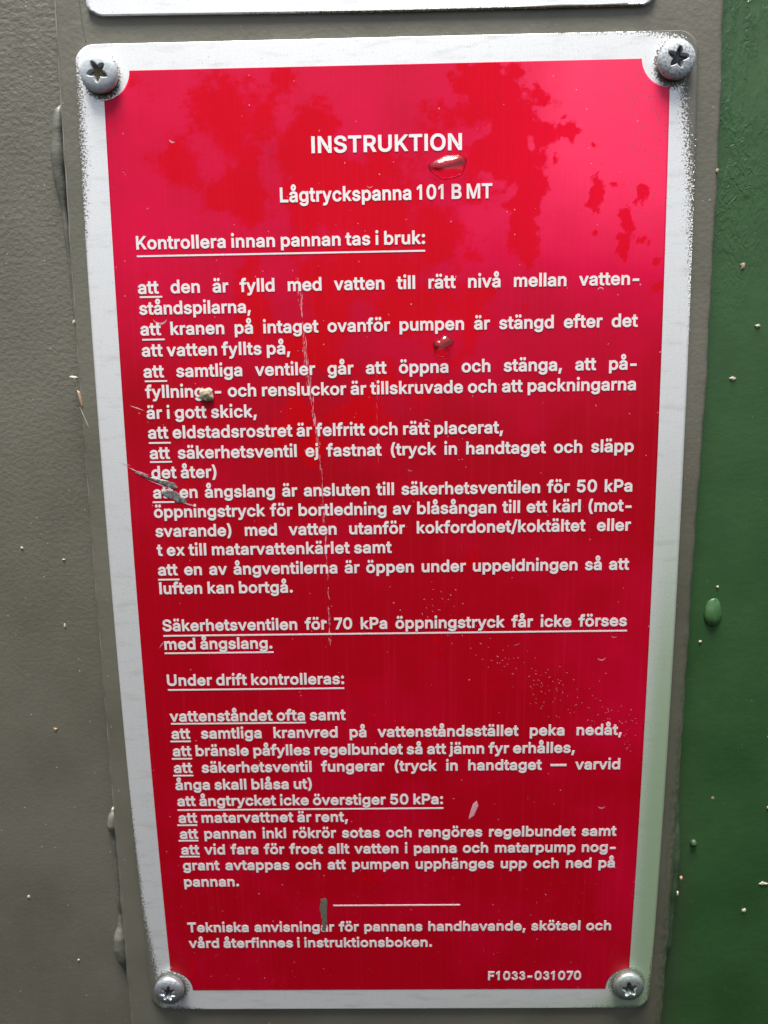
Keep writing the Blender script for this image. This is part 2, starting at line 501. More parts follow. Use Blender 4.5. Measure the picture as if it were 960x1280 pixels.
tube([(mount_edges(v_)[0] + .42 + .05 * math.sin(v_ * .7), v_, H_MOUNT - .42, float(np.interp(v_, [-140, -60, 0, 45, 60, 128], [.10, .12, .14, .12, .20, .22]))) for v_ in np.arange(150, -140, -4.0)], 'ridge_or_highlight', M_EDGE_HIGHLIGHT, mount_root, 8)  # highlight along the rounded left edge, put in as a thin pale tube
tube([(-64.9, 133, -1.02, .10), (-64.6, 127, -.98, .13), (-64.1, 122, -.98, .12), (-63.6, 118.4, -1.02, .10)], 'ridge_or_highlight', M_WELD, mount_root, 8)

def patch(poly, h, name, mat, parent, t=.03, attrs=None):
    """a thin flake with an outline given in (u, v)"""
    n = len(poly)
    c = np.mean(np.array(poly), 0)
    pts = [(p[0], p[1], h) for p in poly] + [(c[0] + (p[0] - c[0]) * .82, c[1] + (p[1] - c[1]) * .82, h + t) for p in poly] + [(c[0], c[1], h + t * 1.3)]
    f = [(i, (i + 1) % n, n + (i + 1) % n, n + i) for i in range(n)] + [(n + i, n + (i + 1) % n, 2 * n) for i in range(n)]
    return link(name, pts, f, mat, parent, False)
def ragged(poly, amt, seed, k=4):
    r = random.Random(seed); out = []
    for i in range(len(poly)):
        a, b = poly[i], poly[(i + 1) % len(poly)]
        for j in range(k):
            t = j / k
            out.append((a[0] + (b[0] - a[0]) * t + r.uniform(-amt, amt), a[1] + (b[1] - a[1]) * t + r.uniform(-amt, amt)))
    return out
def blob_poly(u, v, a, b, n=11, ang=0.0, jag=.25, seed=0):
    r = random.Random(seed); out = []
    for i in range(n):
        t = 2 * math.pi * i / n; k = 1 + r.uniform(-jag, jag)
        x, y = a * k * math.cos(t), b * k * math.sin(t)
        out.append((u + x * math.cos(ang) - y * math.sin(ang), v + x * math.sin(ang) + y * math.cos(ang)))
    return out
# chips in the paint of mount and panels
patch(blob_poly(-71.6, 48.2, .9, .35, seed=1, ang=-.3), -2.6, 'paint_chip', M_CHIP, mount_root, .9)
patch(blob_poly(-70.0, 43.6, .28, 2.2, seed=2, ang=.2), -1.25, 'paint_chip', M_RUST, mount_root, .35)
patch(blob_poly(-69.3, 39.2, .10, 2.6, seed=3, ang=.35), -1.0, 'paint_chip', M_CHIP, mount_root, .03)
patch(blob_poly(-70.1, 60.4, .35, .55, seed=4), -1.2, 'paint_chip', M_CHIP, mount_root, .3)
patch(blob_poly(-71.0, -58.6, .3, .45, seed=5), -1.6, 'paint_chip', M_CHIP, mount_root, .7)
patch(blob_poly(72.0, -79.5, .3, .55, seed=6), -1.6, 'paint_chip', M_RUST, mount_root, .5)
patch(blob_poly(71.3, -83.8, .28, .7, seed=7), -1.2, 'paint_chip', M_CHIP, mount_root, .4)
patch(blob_poly(71.0, 89.6, .35, .6, seed=8), -1.5, 'paint_chip', M_RUST, mount_root, .5)
def green_bit(name, u, v, a, b, mat, seed, t=.25): patch(blob_poly(u, v, a, b, seed=seed, jag=.35), H_BACK - .01, name, mat, panel_green, t)
for o_, args in ((0, (93.8, -61.3, .55, .6, M_RUST, 21)), (0, (94.2, -83.3, 1.0, .45, M_CHIP, 22)), (0, (90.0, -91.5, .5, .6, M_CHIP, 23)),
                 (0, (96.5, -80, .5, .4, M_CHIP, 24)), (0, (78.6, 70, .5, .7, M_RUST, 25)), (0, (77.6, 45.5, .7, .45, M_CHIP, 26)), (0, (82.5, 57.0, .6, .35, M_CHIP, 27)),
                 (0, (76.9, -3.2, .35, .3, M_CHIP, 28)), (0, (73.6, -16.8, .4, .3, M_CHIP, 29))):
    green_bit('paint_chip', *args)
for i, (u, v, a, b) in enumerate(((-84.5, -38, .45, .4), (-88, 8.5, .35, .3), (-79.5, -11, .2, .7), (-78.2, 5.5, .4, .2), (-97, -86, .45, .45), (-86, -106, .4, .3))):
    patch(blob_poly(u, v, a, b, seed=40 + i, jag=.35), H_BACK - .01, 'paint_chip', M_CHIP if i else M_RUST, panel_olive, .2)
tube([(75.4, -70.4, -4.3, .5), (75.5, -71.2, -3.9, .75), (75.5, -72.0, -4.3, .5)], 'paint_run', M_GREENBLOB, panel_green)

# ------------------------------------------------------------------ the sign
W, Ht = 65.85, 118.0
sign = thing('instruction_sign', 'red enamelled instruction sign with white Swedish text and bare aluminium border', 'sign', P(0, -118, H_MOUNT))

def plate_grid(ul, ur, vb, vt, step, h0, h1, corner, corner_b=None):
    vs_ = np.linspace(vb, vt, int((vt - vb) / step) + 1)
    extra = [vb + .1, vb + .3, vb + .6, vt - .1, vt - .3, vt - .6]
    vs_ = np.unique(np.concatenate([vs_, extra])); nc = int((ur - ul) / step) + 1
    rows = []
    for v in vs_:
        d = min(vt - v, v - vb)
        c = corner if (vt - v) < (v - vb) else (corner_b or corner)
        inset = c - math.sqrt(max(0, c * c - (c - d) ** 2)) if d < c else 0
        rows.append(np.stack([np.linspace(ul + inset, ur - inset, nc), np.full(nc, v), np.full(nc, h1)], 1))
    a = np.vstack(rows); nr = len(vs_)
    per = [(0, j) for j in range(nc)] + [(i, nc - 1) for i in range(1, nr)] + [(nr - 1, j) for j in range(nc - 2, -1, -1)] + [(i, 0) for i in range(nr - 2, 0, -1)]
    low = np.array([a[i * nc + j] for i, j in per]); low[:, 2] = h0
    f = grid_faces(nr, nc); n = len(a); m = len(per)
    for k in range(m):
        i0 = per[k][0] * nc + per[k][1]; i1 = per[(k + 1) % m][0] * nc + per[(k + 1) % m][1]
        f.append((i1, i0, n + k, n + (k + 1) % m))
    return np.vstack([a, low]), f, n

a, f, ntop = plate_grid(-W, W, -118.4, 117.6, .6, H_MOUNT - .05, 0.0, 4.2, 4.0)
u, v = a[:, 0], a[:, 1]
dl, dr, dt, db = u + W, W - u, 117.6 - v, v + 118.4
wl_ = np.interp(v, [-119, -114, -108, -100, -88, -65, -40, 70, 82, 95, 110, 116], [2.6, 2.8, 2.4, 1.7, .7, .1, -.6, -.6, .1, .8, 1.0, .2])
al_ = np.interp(v, [-119, -112, -100, -80, -55, -30, 20, 70, 80, 95, 110, 117], [.6, .6, .55, .40, .28, .07, .03, .12, .60, .85, .75, .2])
wr_ = np.interp(v, [-119, -112, -100, -90, 45, 60, 72, 85, 97, 106, 113, 118], [1.0, .7, -.2, -.6, -.6, -.3, .2, 1.0, 2.1, 3.2, 3.5, 3.0])
ar_ = np.interp(v, [-119, -110, -98, -85, 40, 60, 75, 90, 104, 112, 118], [.65, .6, .4, .05, .05, .55, .85, 1.0, .95, .6, .35])
wt_ = np.interp(u, [-66, 20, 52, 60, 66], [-.25, -.25, 0, 1.0, 2.6]); at_ = np.interp(u, [-66, 30, 55, 66], [.12, .12, .5, .6])
wb_ = np.interp(u, [-66, -58, -50, 35, 52, 66], [1.0, .8, -.2, -.3, .3, .9]); ab_ = np.interp(u, [-66, -56, -45, 30, 52, 66], [.5, .5, .08, .06, .45, .55])
cand = np.stack([wl_ - dl, wr_ - dr, wt_ - dt, wb_ - db]); amps = np.stack([al_, ar_, at_, ab_])
best = np.argmax(cand / (amps + .12), 0)
ov = np.take_along_axis(cand, best[None], 0)[0]; rag = np.take_along_axis(amps, best[None], 0)[0]
ov = np.maximum(ov, -6)
alg = np.clip(np.interp(v, [-120, -60, -20, 15, 35], [.95, .92, .66, .25, 0]) * sstep(20, 0, dr) + .55 * sstep(6, 0, db) * sstep(-10, 60, u), 0, 1) * (1 - .3 * sstep(2.2, 6, dr))
for su, sv, sr, sa in ((-60.3, -110.6, 4.5, .5), (59.6, -109.9, 4.5, .5), (60.75, 111.3, 4.2, .4), (-60.25, 111.3, 3.9, .35)):
    dd = np.sqrt((u - su) ** 2 + ((v - sv) * .9 + .35) ** 2); c_ = (sr - dd) * .9; hit = (c_ / (sa + .12) > ov / (rag + .12)) & (dd < 8)
    ov[hit] = c_[hit]; rag[hit] = sa
link('border', a, f, M_PLATE, sign, True, dict(overspray=ov, ragged=rag, algae=alg))

# red field with its four rounded notches
NOTCH = [(-60.3, 112.3, 6.0), (60.1, 112.5, 6.1), (-60.6, -112.0, 6.0), (60.3, -111.8, 6.1)]
VT, VB, UL, UR = 112.2, -112.2, -60.0, 60.0
def lim(v, side):
    u = UL if side < 0 else UR
    for cu, cv, r in NOTCH:
        if cu * side > 0 and abs(v - cv) < r:
            x = math.sqrt(r * r - (v - cv) ** 2)
            u = max(u, cu + x) if side < 0 else min(u, cu - x)
    return u
vs_ = np.unique(np.concatenate([np.linspace(VB, VT, 450), np.linspace(VB, VB + 6.6, 90), np.linspace(VT - 6.6, VT, 90)]))
NCOL = 240
rows = [np.stack([np.linspace(lim(x, -1), lim(x, 1), NCOL), np.full(NCOL, x), np.full(NCOL, .035)], 1) for x in vs_]
a = np.vstack(rows); u, v = a[:, 0], a[:, 1]
wet = np.full(u.shape, -1.2)
# upper left and middle: patches wetted by rain, mottled
reg = np.exp(-(((u + 22) / 22) ** 2 + ((v - 92) / 17) ** 2)) * 1.5 + np.exp(-(((u - 2) / 22) ** 2 + ((v - 86) / 22) ** 2)) * 1.0 + np.exp(-(((u + 36) / 12) ** 2 + ((v - 104) / 12) ** 2)) * .7
reg += np.exp(-(((u + 10) / 45) ** 2 + ((v - 52) / 24) ** 2)) * 1.0 - np.exp(-(((u + 24) / 4.5) ** 2 + ((v - 84) / 14) ** 2)) * .9 - np.exp(-(((u + 7) / 5) ** 2 + ((v - 101) / 12) ** 2)) * .8
wet = np.maximum(wet, reg - .95 + .85 * fbm(u, v, 8, 5, 3) - .5 * sstep(20, 40, u))
# a leafy smear below the top edge and drops to its right
def bl(cu, cv, a_, b_, g=1.0): return g * (1 - np.sqrt(((u - cu) / a_) ** 2 + ((v - cv) / b_) ** 2))
leaf = np.maximum.reduce([bl(22, 109, 7.5, 5), bl(25, 102, 8, 7), bl(27, 94, 5.5, 9), bl(30, 86, 3.5, 9), bl(33, 97, 4, 4), bl(23, 96, 4, 6), bl(29, 77, 3, 6)]) + .62 * fbm(u, v, 3.0, 5, 5) - .05
drips = np.maximum.reduce([bl(38.5, 98, 2.6, 2.2), bl(36, 92.8, 1.2, 1.1), bl(44, 95, 1.1, .9), bl(45, 88, 1.4, 2.4), bl(44.8, 84, 1.6, 3.0), bl(48.5, 87.2, 1.8, 1.1), bl(54.5, 85.4, 1.6, 2.4), bl(51.2, 79, 1.8, 2.6), bl(51, 75, 1.4, 3.0), bl(55.5, 75.5, 2.0, 1.3), bl(58, 71, 1.2, .9), bl(46.6, 68, 1.2, .8), bl(45, 77, .7, .7), bl(58.5, 65.6, 2.0, .9)]) + .75 * fbm(u, v, 1.7, 4, 9) - .1
wet = np.maximum(wet, np.maximum(leaf * 1.8, drips * 1.6))
sky_haze = .62 * sstep(8, 50, u) * sstep(55, 95, v) + .42 * sstep(25, 85, v) + .10 * sstep(-40, -58, u) * sstep(30, 100, v)
sky_haze = np.clip(sky_haze + .12 * sstep(10, 60, u + .25 * v) * sstep(30, -20, v) + .09 * fbm(u, v, 14, 3, 21), 0, 1)
grime = np.clip(.62 * sstep(40, 60, u) * sstep(62, 84, v) + .5 * sstep(-52, -60, u) * sstep(60, 100, v) + .28 * sstep(90, 112, v), 0, .72)
low = a.copy(); nr = len(vs_)
per = [(0, j) for j in range(NCOL)] + [(i, NCOL - 1) for i in range(1, nr)] + [(nr - 1, j) for j in range(NCOL - 2, -1, -1)] + [(i, 0) for i in range(nr - 2, 0, -1)]
low = np.array([a[i * NCOL + j] for i, j in per]); low[:, 2] = -.01
f = grid_faces(nr, NCOL); n = len(a); m_ = len(per)
for k in range(m_):
    i0 = per[k][0] * NCOL + per[k][1]; i1 = per[(k + 1) % m_][0] * NCOL + per[(k + 1) % m_][1]
    f.append((i1, i0, n + k, n + (k + 1) % m_))
pad = np.zeros(m_)
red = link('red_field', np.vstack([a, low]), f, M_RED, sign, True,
           dict(wet=np.concatenate([wet, pad]), sky_haze=np.concatenate([sky_haze, pad]), overspray=np.concatenate([grime, pad])))

